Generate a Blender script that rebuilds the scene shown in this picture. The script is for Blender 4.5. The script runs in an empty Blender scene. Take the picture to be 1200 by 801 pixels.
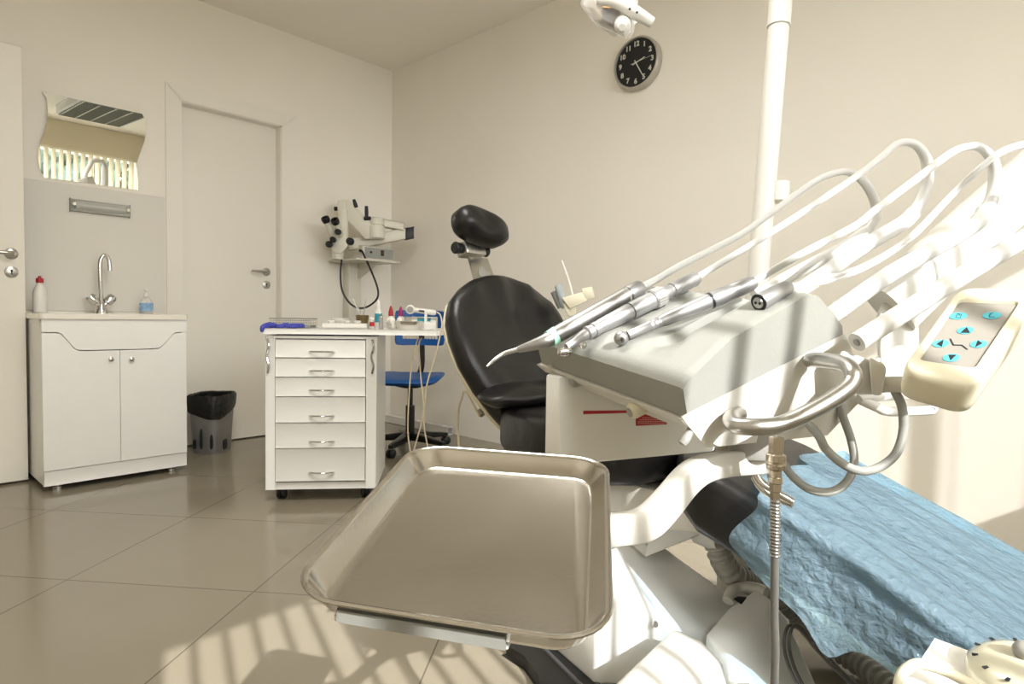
import bpy, bmesh, math, random
from mathutils import Vector as V, Matrix, noise
random.seed(7)
S = bpy.context.scene
COL = S.collection
PI = math.pi
# ------------------------------------------------------------------ camera model (1200 x 801 photograph)
FPX, YAW, PITCH, ROLL = 724.4, .7488, .0397, .0143
CAM = V((-2.874, -3.960, .82)); H = 2.685
_f = V((math.cos(YAW)*math.cos(PITCH), math.sin(YAW)*math.cos(PITCH), -math.sin(PITCH)))
_r0 = V((math.sin(YAW), -math.cos(YAW), 0)); _u0 = _r0.cross(_f)
CR = math.cos(ROLL)*_r0 + math.sin(ROLL)*_u0
CU = -math.sin(ROLL)*_r0 + math.cos(ROLL)*_u0
CF = _f
def ray(x, y): return CR*((x-600)/FPX) - CU*((y-400.5)/FPX) + CF
def P(x, y, d): return CAM + ray(x, y)*d
def onp(x, y, o, n):
    d = ray(x, y); return CAM + d*((V(o)-CAM).dot(n)/d.dot(n))
def onx(x, y, v): return onp(x, y, (v, 0, 0), V((1, 0, 0)))
def ony(x, y, v): return onp(x, y, (0, v, 0), V((0, 1, 0)))
def onz(x, y, v): return onp(x, y, (0, 0, v), V((0, 0, 1)))
# ------------------------------------------------------------------ materials
def lin(c):
    if isinstance(c, str):
        c = [int(c[i:i+2], 16)/255 for i in (0, 2, 4)]
    return tuple(x/12.92 if x <= .04045 else ((x+.055)/1.055)**2.4 for x in c) + (1,)
def mat(name, c, rough=.5, metal=0, spec=.5, bump=0, bscale=40, var=0, vscale=8, coat=0, trans=0, ior=1.45, stretch=None, rvar=0):
    m = bpy.data.materials.new(name); m.use_nodes = True
    nt = m.node_tree; b = nt.nodes['Principled BSDF']
    b.inputs['Base Color'].default_value = lin(c); b.inputs['Roughness'].default_value = rough
    b.inputs['Metallic'].default_value = metal; b.inputs['Specular IOR Level'].default_value = spec
    b.inputs['Coat Weight'].default_value = coat; b.inputs['Transmission Weight'].default_value = trans
    b.inputs['IOR'].default_value = ior; b.inputs['Coat Roughness'].default_value = .1
    tc = nt.nodes.new('ShaderNodeTexCoord'); src = tc.outputs['Object']
    if stretch:
        mp = nt.nodes.new('ShaderNodeMapping'); mp.inputs['Scale'].default_value = stretch
        nt.links.new(src, mp.inputs['Vector']); src = mp.outputs['Vector']
    if var or rvar:
        n = nt.nodes.new('ShaderNodeTexNoise'); n.inputs['Scale'].default_value = vscale; n.inputs['Detail'].default_value = 5
        nt.links.new(src, n.inputs['Vector'])
        if var:
            r = nt.nodes.new('ShaderNodeValToRGB'); cc = lin(c)
            r.color_ramp.elements[0].position = .3; r.color_ramp.elements[1].position = .7
            r.color_ramp.elements[0].color = tuple(x*(1-var) for x in cc[:3])+(1,)
            r.color_ramp.elements[1].color = tuple(min(1, x*(1+var)) for x in cc[:3])+(1,)
            nt.links.new(n.outputs['Fac'], r.inputs['Fac']); nt.links.new(r.outputs['Color'], b.inputs['Base Color'])
        if rvar:
            q = nt.nodes.new('ShaderNodeMapRange'); q.inputs['To Min'].default_value = max(.02, rough-rvar); q.inputs['To Max'].default_value = rough+rvar
            nt.links.new(n.outputs['Fac'], q.inputs['Value']); nt.links.new(q.outputs['Result'], b.inputs['Roughness'])
    if bump:
        n = nt.nodes.new('ShaderNodeTexNoise'); n.inputs['Scale'].default_value = bscale; n.inputs['Detail'].default_value = 4
        bp = nt.nodes.new('ShaderNodeBump'); bp.inputs['Strength'].default_value = bump; bp.inputs['Distance'].default_value = .01
        nt.links.new(src, n.inputs['Vector']); nt.links.new(n.outputs['Fac'], bp.inputs['Height']); nt.links.new(bp.outputs['Normal'], b.inputs['Normal'])
    return m
def emis(name, c, s, base=None):
    m = mat(name, base or c, .4); b = m.node_tree.nodes['Principled BSDF']
    b.inputs['Emission Color'].default_value = lin(c); b.inputs['Emission Strength'].default_value = s
    return m
# ------------------------------------------------------------------ object helpers
ORG = {}
def newobj(name, bm, m, parent=None, smooth=40, bevel=0, bseg=2, org=None):
    bmesh.ops.remove_doubles(bm, verts=bm.verts, dist=1e-6)
    if bevel:
        es = [e for e in bm.edges if len(e.link_faces) == 2 and e.calc_face_angle(0) > math.radians(28)]
        bmesh.ops.bevel(bm, geom=es, offset=bevel, segments=bseg, affect='EDGES', profile=.5, clamp_overlap=True)
    bmesh.ops.recalc_face_normals(bm, faces=bm.faces)
    if parent is not None: o0 = ORG[parent.name]
    elif org is not None: o0 = V(org)
    else:
        xs = [v.co.x for v in bm.verts]; ys = [v.co.y for v in bm.verts]; zs = [v.co.z for v in bm.verts]
        o0 = V(((min(xs)+max(xs))/2, (min(ys)+max(ys))/2, min(zs)))
    bmesh.ops.translate(bm, verts=bm.verts, vec=-o0)
    me = bpy.data.meshes.new(name); bm.to_mesh(me); bm.free()
    me.materials.append(m)
    if smooth:
        me.polygons.foreach_set('use_smooth', [True]*len(me.polygons)); me.set_sharp_from_angle(angle=math.radians(smooth))
    o = bpy.data.objects.new(name, me); COL.objects.link(o)
    if parent is not None: o.parent = parent
    else: o.location = o0
    ORG[o.name] = o0
    return o
def tag(o, label, cat, group=None, kind=None):
    o['label'] = label; o['category'] = cat
    if group: o['group'] = group
    if kind: o['kind'] = kind
    return o
def thing(name, label, cat, loc, group=None):
    o = bpy.data.objects.new(name, None); COL.objects.link(o); o.location = loc; o.empty_display_size = .05
    ORG[o.name] = V(loc); return tag(o, label, cat, group)
def struct(name, bm, m, label=None, **k):
    o = newobj(name, bm, m, **k); o['kind'] = 'structure'
    if label: o['label'] = label
    return o
# ------------------------------------------------------------------ mesh helpers (world coordinates)
def B(): return bmesh.new()
def addpoly(bm, pts): return bm.faces.new([bm.verts.new(p) for p in pts])
def prism(bm, pts, vec):
    pts = [V(p) for p in pts]; vec = V(vec); n = len(pts)
    a = [bm.verts.new(p) for p in pts]; b = [bm.verts.new(p+vec) for p in pts]
    bm.faces.new(a); bm.faces.new(b[::-1])
    for i in range(n): bm.faces.new((a[i], a[(i+1) % n], b[(i+1) % n], b[i]))
    return bm
def box(bm, lo, hi):
    (x0, y0, z0), (x1, y1, z1) = lo, hi
    return prism(bm, [(x0, y0, z0), (x1, y0, z0), (x1, y1, z0), (x0, y1, z0)], (0, 0, z1-z0))
def obox(bm, c, X, Y, Z):
    c, X, Y, Z = V(c), V(X), V(Y), V(Z)
    return prism(bm, [c-X-Y-Z, c+X-Y-Z, c+X+Y-Z, c-X+Y-Z], Z*2)
def hull(bm, pts):
    vs = [bm.verts.new(V(p)) for p in pts]
    g = bmesh.ops.convex_hull(bm, input=vs)
    bmesh.ops.delete(bm, geom=[e for e in g['geom_interior'] if isinstance(e, bmesh.types.BMVert)], context='VERTS')
    return bm
def smoothpath(pts, k=6):
    pts = [V(p) for p in pts]
    if len(pts) < 3 or k <= 1: return pts
    out = []
    q = [pts[0]*2-pts[1]] + pts + [pts[-1]*2-pts[-2]]
    for i in range(1, len(q)-2):
        p0, p1, p2, p3 = q[i-1:i+3]
        for j in range(k):
            t = j/k
            out.append(.5*((2*p1)+(p2-p0)*t+(2*p0-5*p1+4*p2-p3)*t*t+(3*p1-p0-3*p2+p3)*t**3))
    return out+[pts[-1]]
def frames(path, up=None):
    T = []
    for i in range(len(path)):
        t = path[min(i+1, len(path)-1)]-path[max(i-1, 0)]
        T.append(t.normalized())
    u = V(up) if up else V((0, 0, 1)) if abs(T[0].z) < .9 else V((1, 0, 0))
    u = (u-T[0]*u.dot(T[0])).normalized(); fr = []
    for t in T:
        u = (u-t*u.dot(t)).normalized(); fr.append((t, u, t.cross(u)))
    return fr
def tube(bm, pts, r, seg=12, k=6, sect=None, up=None):
    """swept tube; r is a number or one radius per given point; sect an optional closed 2D section (x along up, y aside)"""
    path = smoothpath(pts, k); n = len(path)
    if isinstance(r, (list, tuple)):
        m = len(r)-1; rr = []
        for i in range(n):
            t = i/(n-1)*m; a = min(int(t), m-1); rr.append(r[a]+(r[a+1]-r[a])*(t-a))
    else: rr = [r]*n
    sc = sect or [(math.cos(2*PI*j/seg), math.sin(2*PI*j/seg)) for j in range(seg)]
    rings = []
    for p, (t, u, w), q in zip(path, frames(path, up), rr):
        rings.append([bm.verts.new(p+u*(x*q)+w*(y*q)) for x, y in sc])
    s = len(sc)
    for a, b in zip(rings, rings[1:]):
        for j in range(s): bm.faces.new((a[j], a[(j+1) % s], b[(j+1) % s], b[j]))
    bm.faces.new(rings[0][::-1]); bm.faces.new(rings[-1])
    return bm
def lathe(bm, o, ax, prof, seg=24, sq=None):
    """profile [(distance along axis, radius)], closed at both ends"""
    o, ax = V(o), V(ax).normalized()
    u = V((0, 0, 1)) if abs(ax.z) < .9 else V((1, 0, 0)); u = (u-ax*u.dot(ax)).normalized(); w = ax.cross(u)
    rings = []
    for t, r in prof:
        if r <= 1e-6: rings.append([bm.verts.new(o+ax*t)])
        else: rings.append([bm.verts.new(o+ax*t+u*(math.cos(2*PI*j/seg)*r)+w*(math.sin(2*PI*j/seg)*r)) for j in range(seg)])
    for a, b in zip(rings, rings[1:]):
        for j in range(seg):
            j2 = (j+1) % seg
            if len(a) == 1 and len(b) == 1: break
            if len(a) == 1: bm.faces.new((a[0], b[j2], b[j]))
            elif len(b) == 1: bm.faces.new((a[j], a[j2], b[0]))
            else: bm.faces.new((a[j], a[j2], b[j2], b[j]))
    for g, rev in ((rings[0], True), (rings[-1], False)):
        if len(g) > 1: bm.faces.new(g[::-1] if rev else g)
    return bm
def cyl(bm, a, b, r, seg=16):
    a, b = V(a), V(b); return lathe(bm, a, b-a, [(0, r), ((b-a).length, r)], seg)
def seglathe(bm, pts, radii, seg=20):
    """turned body along a straight axis from pts[0] to pts[1]; radii = [(fraction, radius)]"""
    a, b = V(pts[0]), V(pts[1]); L = (b-a).length
    return lathe(bm, a, b-a, [(t*L, r) for t, r in radii], seg)
def sphere(bm, c, r, sc=(1, 1, 1), seg=20, M=None):
    g = bmesh.ops.create_uvsphere(bm, u_segments=seg, v_segments=seg//2+2, radius=r)
    for v in g['verts']:
        p = V((v.co.x*sc[0], v.co.y*sc[1], v.co.z*sc[2]))
        v.co = (M @ p if M else p)+V(c)
    return bm
def loft(bm, rings, cap=True):
    vs = [[bm.verts.new(V(p)) for p in r] for r in rings]; s = len(vs[0])
    for a, b in zip(vs, vs[1:]):
        for j in range(s): bm.faces.new((a[j], a[(j+1) % s], b[(j+1) % s], b[j]))
    if cap: bm.faces.new(vs[0][::-1]); bm.faces.new(vs[-1])
    return bm
def rrect(w, h, r, n=6):
    out = []
    for cx, cy, a0 in ((w/2-r, h/2-r, 0), (-w/2+r, h/2-r, 90), (-w/2+r, -h/2+r, 180), (w/2-r, -h/2+r, 270)):
        for i in range(n+1):
            a = math.radians(a0+90*i/n); out.append((cx+r*math.cos(a), cy+r*math.sin(a)))
    return out
def lerp(tab, x):
    if x <= tab[0][0]: return tab[0][1]
    for (a, p), (b, q) in zip(tab, tab[1:]):
        if x <= b: return p+(q-p)*(x-a)/(b-a)
    return tab[-1][1]
def sst(a, b, x):
    t = max(0, min(1, (x-a)/(b-a))); return t*t*(3-2*t)
# ------------------------------------------------------------------ shared materials
M = dict(
 wall=mat('cream wall paint', 'ebe6dc', .55, bump=.05, bscale=300, var=.012, vscale=3),
 ceil=mat('ceiling paint', 'efeae1', .8),
 splash=mat('splash panel', 'e3e0d8', .35),
 door=mat('painted door', 'e8e4da', .4),
 trim=mat('painted door trim', 'e9e5dc', .4),
 lam=mat('white laminate', 'f1f1ee', .28, var=.01),
 lamdark=mat('white laminate edge', 'dedcd6', .4),
 ceramic=mat('washbasin ceramic', 'efebe2', .12, coat=.5),
 chrome=mat('chrome', 'd8d8d8', .12, 1),
 satin=mat('satin steel', 'b9b7b2', .3, 1),
 nickel=mat('nickel plated brass', 'c2b8a6', .25, 1),
 steel=mat('worn stainless steel', 'ccc8c0', .18, 1, bump=.012, bscale=260, rvar=.03, vscale=40),
 alu=mat('brushed aluminium', 'a09f9d', .42, 1, stretch=(1, 1, 1), bump=.02, bscale=200),
 silver=mat('matt silver metal', 'a6a6a7', .45, .8),
 black=mat('black plastic', '1c1c1e', .45),
 rubber=mat('black rubber', '161616', .28),
 leather=mat('black leatherette', '1b1a1a', .36, bump=.3, bscale=14, spec=.45),
 bag=mat('black bin liner', '141414', .3, bump=.6, bscale=60),
 white=mat('white plastic', 'e2e0da', .35),
 unit=mat('cream unit enamel', 'd3d1ca', .35),
 gray=mat('light grey plastic', '94958f', .5, bump=.04, bscale=400),
 midgray=mat('mid grey plastic', '9c9b96', .45),
 hose=mat('white silicone hose', 'd2d2cf', .35),
 ghose=mat('grey hose', '72716d', .4),
 chose=mat('cream cable', 'd8cbb0', .45),
 cream=mat('cream plastic', 'dcd6bd', .38),
 scope=mat('microscope enamel', 'd6d2c4', .4),
 blue=mat('blue seat plastic', '0a4f93', .45),
 glove=mat('blue nitrile', '3f46a8', .45, bump=.4, bscale=40),
 red=mat('red print', 'b3282c', .45), redcap=mat('red cap', 'a8222e', .35), purple=mat('magenta cap', '9c2a68', .35),
 teal=mat('teal label', '2f8fa6', .4), paper=mat('white paper', 'f2f0ea', .7),
 ink=mat('dark ink', '20242a', .5), cyan=mat('turquoise button', '55b0bd', .45), screen=mat('grey keypad foil', '918d85', .4),
 green=mat('green plastic', '2f8a5a', .4), mint=mat('mint clip', 'a9dfc9', .4), brown=mat('bronze cup', '7d6a4c', .35, .6),
 cotton=mat('cotton', 'f0ece4', .95, bump=.8, bscale=90), amber=emis('warm lamp bulb', 'ffc070', 1.2),
 shadowgap=mat('dark gap', '2a2724', .8), ribhose=mat('ribbed grey hose', 'a9a7a1', .42),
)
def glass(name, c, rough=.03, alpha=.3):
    m = bpy.data.materials.new(name); m.use_nodes = True; nt = m.node_tree; nt.nodes.clear()
    o = nt.nodes.new('ShaderNodeOutputMaterial'); mx = nt.nodes.new('ShaderNodeMixShader'); t = nt.nodes.new('ShaderNodeBsdfTransparent')
    p = nt.nodes.new('ShaderNodeBsdfPrincipled'); p.inputs['Base Color'].default_value = lin(c); p.inputs['Roughness'].default_value = rough
    mx.inputs[0].default_value = alpha
    nt.links.new(t.outputs[0], mx.inputs[1]); nt.links.new(p.outputs[0], mx.inputs[2]); nt.links.new(mx.outputs[0], o.inputs[0])
    return m
M['clear'] = glass('clear plastic', 'eeeae6', .08, .35)
M['pane'] = glass('window glass', 'f4f8f8', .02, .06)
SKY, SUNE, FILLE, EXPO = 10, 6.2, 28, 0.47
# ================================================================== THE ROOM
RX0, RY0 = -3.6, -5.45
SUN_AZ, SUN_EL = math.radians(71.5), math.radians(34.1)
def floor_material():
    m = mat('polished floor tile', 'a3997f', .14, spec=.5, coat=0); nt = m.node_tree; b = nt.nodes['Principled BSDF']
    g = nt.nodes.new('ShaderNodeNewGeometry'); mp = nt.nodes.new('ShaderNodeMapping'); mp.vector_type = 'TEXTURE'
    th = math.radians(37)
    # one joint crosses where normal offset = .10 and along offset = -2.97
    o = V((math.cos(th), math.sin(th), 0))*-2.97+V((-math.sin(th), math.cos(th), 0))*.10
    mp.inputs['Location'].default_value = o; mp.inputs['Rotation'].default_value = (0, 0, th)
    br = nt.nodes.new('ShaderNodeTexBrick'); br.offset = 0; br.squash = 1
    for k, v in (('Scale', 1), ('Brick Width', .6), ('Row Height', .6), ('Mortar Size', .0022), ('Mortar Smooth', .1), ('Bias', 0)): br.inputs[k].default_value = v
    br.inputs['Color1'].default_value = lin('8f8776'); br.inputs['Color2'].default_value = lin('8c8474'); br.inputs['Mortar'].default_value = lin('675f50')
    n = nt.nodes.new('ShaderNodeTexNoise'); n.inputs['Scale'].default_value = 3; n.inputs['Detail'].default_value = 6
    mx = nt.nodes.new('ShaderNodeMix'); mx.data_type = 'RGBA'; mx.blend_type = 'MULTIPLY'; mx.inputs[0].default_value = 1
    rp = nt.nodes.new('ShaderNodeValToRGB'); rp.color_ramp.elements[0].color = (.93, .93, .92, 1); rp.color_ramp.elements[1].color = (1.04, 1.04, 1.04, 1)
    L = nt.links.new
    L(g.outputs['Position'], mp.inputs['Vector']); L(mp.outputs['Vector'], br.inputs['Vector']); L(g.outputs['Position'], n.inputs['Vector'])
    L(n.outputs['Fac'], rp.inputs['Fac']); L(br.outputs['Color'], mx.inputs[6]); L(rp.outputs['Color'], mx.inputs[7]); L(mx.outputs[2], b.inputs['Base Color'])
    return m
M['floor'] = floor_material()
struct('floor', box(B(), (RX0, RY0, -.1), (0, .2, 0)), M['floor'])
struct('ceiling', box(B(), (RX0, RY0, H), (0, 0, H+.1)), M['ceil'])
DX0, DX1, DZ = -1.4987, -.9019, 2.052     # closed door leaf
bm = B()
box(bm, (RX0, 0, 0), (DX0-.012, .14, H)); box(bm, (DX1+.012, 0, 0), (0, .14, H)); box(bm, (DX0-.012, 0, DZ+.012), (DX1+.012, .14, H))
struct('wall_back', bm, M['wall'])
struct('door_light_block', box(B(), (RX0, .14, -.1), (0, .2, H)), M['wall'])  # unseen slab added to block sky light leaking under the closed door
struct('wall_right', box(B(), (0, RY0, 0), (.12, .14, H)), M['wall'])
struct('wall_left', box(B(), (RX0-.12, RY0, 0), (RX0, .14, H)), M['wall'])
# window wall: opening from WX0 to WX1, WZ0 to WZ1
WX0, WX1, WZ0, WZ1 = -3.47, -.22, 1.33, 2.35
bm = B(); y0, y1 = RY0-.2, RY0
box(bm, (RX0-.12, y0, 0), (.12, y1, WZ0)); box(bm, (RX0-.12, y0, WZ1), (.12, y1, H)); box(bm, (RX0-.12, y0, WZ0), (WX0, y1, WZ1)); box(bm, (WX1, y0, WZ0), (.12, y1, WZ1))
struct('wall_front', bm, M['wall'])
# window frame and panes
def window():
    t = bpy.data.objects.new('window_1', None); COL.objects.link(t); t.location = ((WX0+WX1)/2, RY0-.12, WZ0); ORG['window_1'] = V(t.location)
    t['kind'] = 'structure'; t['label'] = 'wide white window high in the wall behind the camera'; t['category'] = 'window'
    fr = B(); ya, yb = RY0-.15, RY0-.09; w = .03
    box(fr, (WX0, ya, WZ0), (WX1, yb, WZ0+.005)); box(fr, (WX0, ya, WZ1-.005), (WX1, yb, WZ1)); box(fr, (WX0, ya, WZ0), (WX0+.005, yb, WZ1)); box(fr, (WX1-.03, ya, WZ0), (WX1, yb, WZ1))
    box(fr, (-.70, ya+.02, WZ0), (-.676, yb, WZ1)); box(fr, (-1.40, ya, WZ0), (-1.385, yb, WZ1))
    newobj('window_frame', fr, M['lam'], t)
    newobj('window_pane', box(B(), (WX0, RY0-.122, WZ0), (WX1, RY0-.118, WZ1)), M['pane'], t)
window()
# vertical blind: 89 mm slats hung from a head rail, turned almost edge on to the sun
t = thing('vertical_blind', 'beige vertical slat blind hanging open across the window', 'blind', (-1.85, RY0+.09, WZ1+.2))
newobj('head_rail', box(B(), (RX0+.03, RY0+.06, H-.06), (-.03, RY0+.12, H)), M['lam'], t)
blindm = mat('blind fabric', 'ddd3bb', .8)
newobj('valance', box(B(), (RX0+.03, RY0+.135, 2.36), (-.03, RY0+.145, H-.005)), blindm, t)
sx = WX0+.066; i = 0
while sx < WX1:
    a = SUN_AZ-math.radians(12 if sx < -2.35 else 1.5); d = V((math.cos(a), math.sin(a), 0))*.0445; n = V((-d.y, d.x, 0)).normalized()*.0006
    c = V((sx+.012, RY0+.06, (WZ0-.12+WZ1)/2+.0))
    newobj('slat', obox(B(), c, d, n, V((0, 0, (WZ1-WZ0+.12)/2))), blindm, t, smooth=0)
    sx += .0755; i += 1
# splash panel behind the washbasin, thin joint lines
struct('trim_1', box(B(), (-2.30, -.006, .0), (-1.605, .001, 1.487)), M['splash'], 'pale grey splash panel behind the washbasin', bevel=.001)
# door casing, three mitred boards
ox0, ox1, oz, ix0, ix1, iz = -1.594, -.781, 2.152, DX0-.012, DX1+.012, DZ+.012
t = bpy.data.objects.new('trim_2', None); COL.objects.link(t); t['kind'] = 'structure'; t['label'] = 'cream mitred casing around the closed door'; t['category'] = 'door casing'
t.location = (-1.19, 0, 0); ORG['trim_2'] = V(t.location); g = .0012
for pts in ([(ox0, 0), (ix0, 0), (ix0, iz-g), (ox0, oz-g)], [(ix1, 0), (ox1, 0), (ox1, oz-g), (ix1, iz-g)], [(ix0, iz+g), (ix1, iz+g), (ox1, oz+g), (ox0, oz+g)]):
    newobj('casing_board', prism(B(), [(x, -.013, z) for x, z in pts], (0, .0125, 0)), M['trim'], t, bevel=.002)
bm = B(); box(bm, (ix0-.001, -.002, 0), (ix0+.006, .1, iz)); box(bm, (ix1-.006, -.002, 0), (ix1+.001, .1, iz)); box(bm, (ix0, -.002, iz-.006), (ix1, .1, iz+.001))
newobj('door_jamb', bm, M['trim'], t)
def lever(t, c, out, along, low):
    """lever handle on a rose and a key rose below; out = away from the leaf, along = direction the lever points"""
    c, out, along = V(c), V(out), V(along)
    h = newobj('door_handle', lathe(B(), c, out, [(0, .026), (.006, .026), (.009, .022), (.009, 0)], 24), M['satin'], t)
    tube_ = tube(B(), [c+out*.006, c+out*.035, c+out*.045+along*.012, c+out*.046+along*.05, c+out*.044+along*.115], [.009, .009, .009, .0085, .007], 12, 5)
    newobj('lever', tube_, M['satin'], h)
    k = newobj('key_rose', lathe(B(), c-V((0, 0, low)), out, [(0, .026), (.006, .026), (.008, .022), (.008, 0)], 24), M['satin'], t)
    bm = B(); cc = c-V((0, 0, low))+out*.0085; s = along.normalized()
    lathe(bm, cc+V((0, 0, .005)), out, [(0, .005), (.001, .005)], 12); obox(bm, cc-V((0, 0, .004))+out*.0005, s*.0025, out*.0005, V((0, 0, .008)))
    newobj('keyhole', bm, M['ink'], k)
t = bpy.data.objects.new('door_1', None); COL.objects.link(t); t['kind'] = 'structure'; t['label'] = 'closed plain cream door in the wall right of the mirror'; t['category'] = 'door'
t.location = (-1.2, .06, 0); ORG['door_1'] = V(t.location)
newobj('door_leaf', box(B(), (DX0-.006, .06, .008), (DX1+.006, .1, DZ+.006)), M['door'], t, bevel=.002)
lever(t, ony(312, 318.5, .06), (0, -1, 0), (-1, 0, 0), .085)
t = bpy.data.objects.new('door_2', None); COL.objects.link(t); t['kind'] = 'structure'; t['label'] = 'plain white door leaf standing open at the left edge'; t['category'] = 'door'
t.location = (-2.75, -.29, 0); ORG['door_2'] = V(t.location)
newobj('door_leaf', box(B(), (-3.2, -.2686, .012), (-2.296, -.2286, 2.047)), M['door'], t, bevel=.002)
lever(t, ony(13, 297, -.2686), (0, -1, 0), (-1, 0, 0), .085)
struct('trim_3', box(B(), (RX0, -.27, 0), (-3.204, .0, H)), M['wall'], 'wall return carrying the hinges of the open door')
# white square cable duct lying along the right wall
a = onz(520.5, 510.5, 0); w = .052
bm = B(); ya, yb = a.y, -.03
for lo, hi in (((-w-.012, ya, 0), (-.012, yb, .003)), ((-w-.012, ya, w-.003), (-.012, yb, w)), ((-w-.012, ya, 0), (-w-.009, yb, w)), ((-.015, ya, 0), (-.012, yb, w))): box(bm, lo, hi)
box(bm, (-w-.014, ya+.06, w-.001), (-.010, yb, w+.004))
tag(newobj('cable_duct', bm, M['white']), 'white square cable duct lying on the floor along the right wall', 'cable duct')
# ================================================================== WASHBASIN CORNER
SFY = -.5515; SX0, SX1 = -2.284, -1.682
def sxz(x, y, yy=SFY): p = ony(x, y, yy); return p.x, p.z
t = thing('washbasin_cabinet', 'white washbasin cabinet with wavy fascia and two grooved doors', 'washbasin cabinet', (-1.983, -.28, 0))
bm = B(); box(bm, (SX0, SFY+.02, .03), (SX0+.016, -.012, .785)); box(bm, (SX1-.016, SFY+.02, .03), (SX1, -.012, .785)); box(bm, (SX0+.016, SFY+.02, .10), (SX1-.016, -.012, .116)); box(bm, (SX0+.01, -.028, .03), (SX1-.01, -.012, .785)); box(bm, (SX0, SFY+.03, .75), (SX1, SFY+.04, .785))
newobj('carcass', bm, M['lam'], t)
z_top, z_kick = .785, .098
newobj('kick_board', box(B(), (SX0, SFY, .028), (SX1, SFY+.02, z_kick-.003)), M['lam'], t, bevel=.002)
curve = [(50, 388.5), (66, 388.7), (72, 390.5), (76, 395), (81, 400), (86, 406), (91, 409), (98, 409.6), (118, 409.2), (140, 408.6), (182, 407.4), (188, 405.3), (194, 400), (199, 394), (203, 390), (208, 388.6), (217, 388.3)]
cv = [sxz(x, y) for x, y in curve]; cv[0] = (SX0, cv[0][1]); cv[-1] = (SX1, cv[-1][1])
cvs = [(p.x, p.z) for p in smoothpath([(a, 0, b) for a, b in cv], 3)]
newobj('fascia', prism(B(), [(x, SFY-.004, z) for x, z in cvs]+[(SX1, SFY-.004, z_top), (SX0, SFY-.004, z_top)], (0, .024, 0)), M['lam'], t, bevel=.0015)
xm = sxz(141, 470)[0]
for lo, hi, kx in ((SX0, xm-.0015, 129.5), (xm+.0015, SX1, 153.5)):
    top = [(x, z-.0065) for x, z in cvs if lo+.001 < x < hi-.001]
    zl = lerp([(a, b-.0065) for a, b in cvs], lo); zh = lerp([(a, b-.0065) for a, b in cvs], hi)
    bm = prism(B(), [(x, SFY, z) for x, z in [(lo, zl)]+top+[(hi, zh), (hi, z_kick), (lo, z_kick)]], (0, .018, 0))
    for px in ((60.5, 71, 80) if kx < 140 else (205, 198)):
        gx = sxz(px, 470)[0]
        prism(bm, [(gx-.003, SFY-.0002, z_kick+.02), (gx+.003, SFY-.0002, z_kick+.02), (gx+.003, SFY-.0002, .62), (gx-.003, SFY-.0002, .62)], (0, -.0012, 0))
    d = newobj('door', bm, M['lam'], t, bevel=.0012)
    c = ony(kx, 420.5, SFY)
    newobj('knob', lathe(B(), c, (0, -1, 0), [(-.002, .006), (.006, .006), (.01, .011), (.016, .011), (.019, .006), (.019, 0)], 16), M['chrome'], d)
for fx in (SX0+.06, SX1-.06):
    for fy in (SFY+.05, -.06): newobj('foot', lathe(B(), (fx, fy, 0), (0, 0, 1), [(0, .02), (.012, .02), (.014, .013), (.032, .013)], 16), M['chrome'], t)
# basin slab with a shallow bowl
bm = B(); X0, X1, Y0, Y1 = SX0-.012, SX1+.012, SFY-.016, -.008; zt = .810
bxm, bym = (X0+X1)/2, (Y0+Y1)/2-.04
out = rrect(X1-X0, Y1-Y0, .03, 5); n = len(out)
rings = []
for s_, z in ((1, zt-.026), (1, zt-.004), (.985, zt)): rings.append([((X0+X1)/2+x*s_, (Y0+Y1)/2+y*s_, z) for x, y in out])
inn = rrect(.46, .34, .12, 5)
for s_, z in ((1, zt), (.96, zt-.008), (.85, zt-.07), (.5, zt-.11)): rings.append([(bxm+x*s_, bym+y*s_, z) for x, y in inn])
loft(bm, rings)
slab = newobj('washbasin', bm, M['ceramic'], t)
bm = B(); box(bm, (X0+.02, -.035, zt-.002), (X1-.02, -.009, zt+.012)); newobj('upstand', bm, M['ceramic'], slab, bevel=.004)
# mixer tap
fb = ony(119, 357, -.13); fb.z = zt
sc = (fb-CAM).dot(CF)/FPX
t = thing('mixer_tap', 'chrome gooseneck mixer tap with two slanted handles on the washbasin', 'tap', fb)
newobj('tap_body', lathe(B(), fb-V((0, 0, .003)), (0, 0, 1), [(0, .03), (.01, .03), (.02, .026), (.05, .017), (.062, .012)], 24), M['chrome'], t)
def fp(x, y): return ony(x, y, fb.y)
newobj('spout', tube(B(), [fb+V((0, 0, .05)), fp(117.5, 330), fp(117, 312), fp(118, 304), fp(121, 299.5), fp(125, 300), fp(127.5, 305), fp(128.5, 313), fp(128.6, 317)], .0105, 14, 5), M['chrome'], t)
for ex, ey, nm in ((103, 345.5, 1), (135, 345, 1)):
    e = fp(ex, ey); d = (e-(fb+V((0, 0, .03)))).normalized()
    a = fb+V((0, 0, .03))+d*.02
    bm = lathe(B(), a, d, [(0, .012), (.012, .013), (.018, .023), (.052, .026), (.064, .02), (.064, 0)], 20); newobj('tap_handle', bm, M['chrome'], t)
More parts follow.
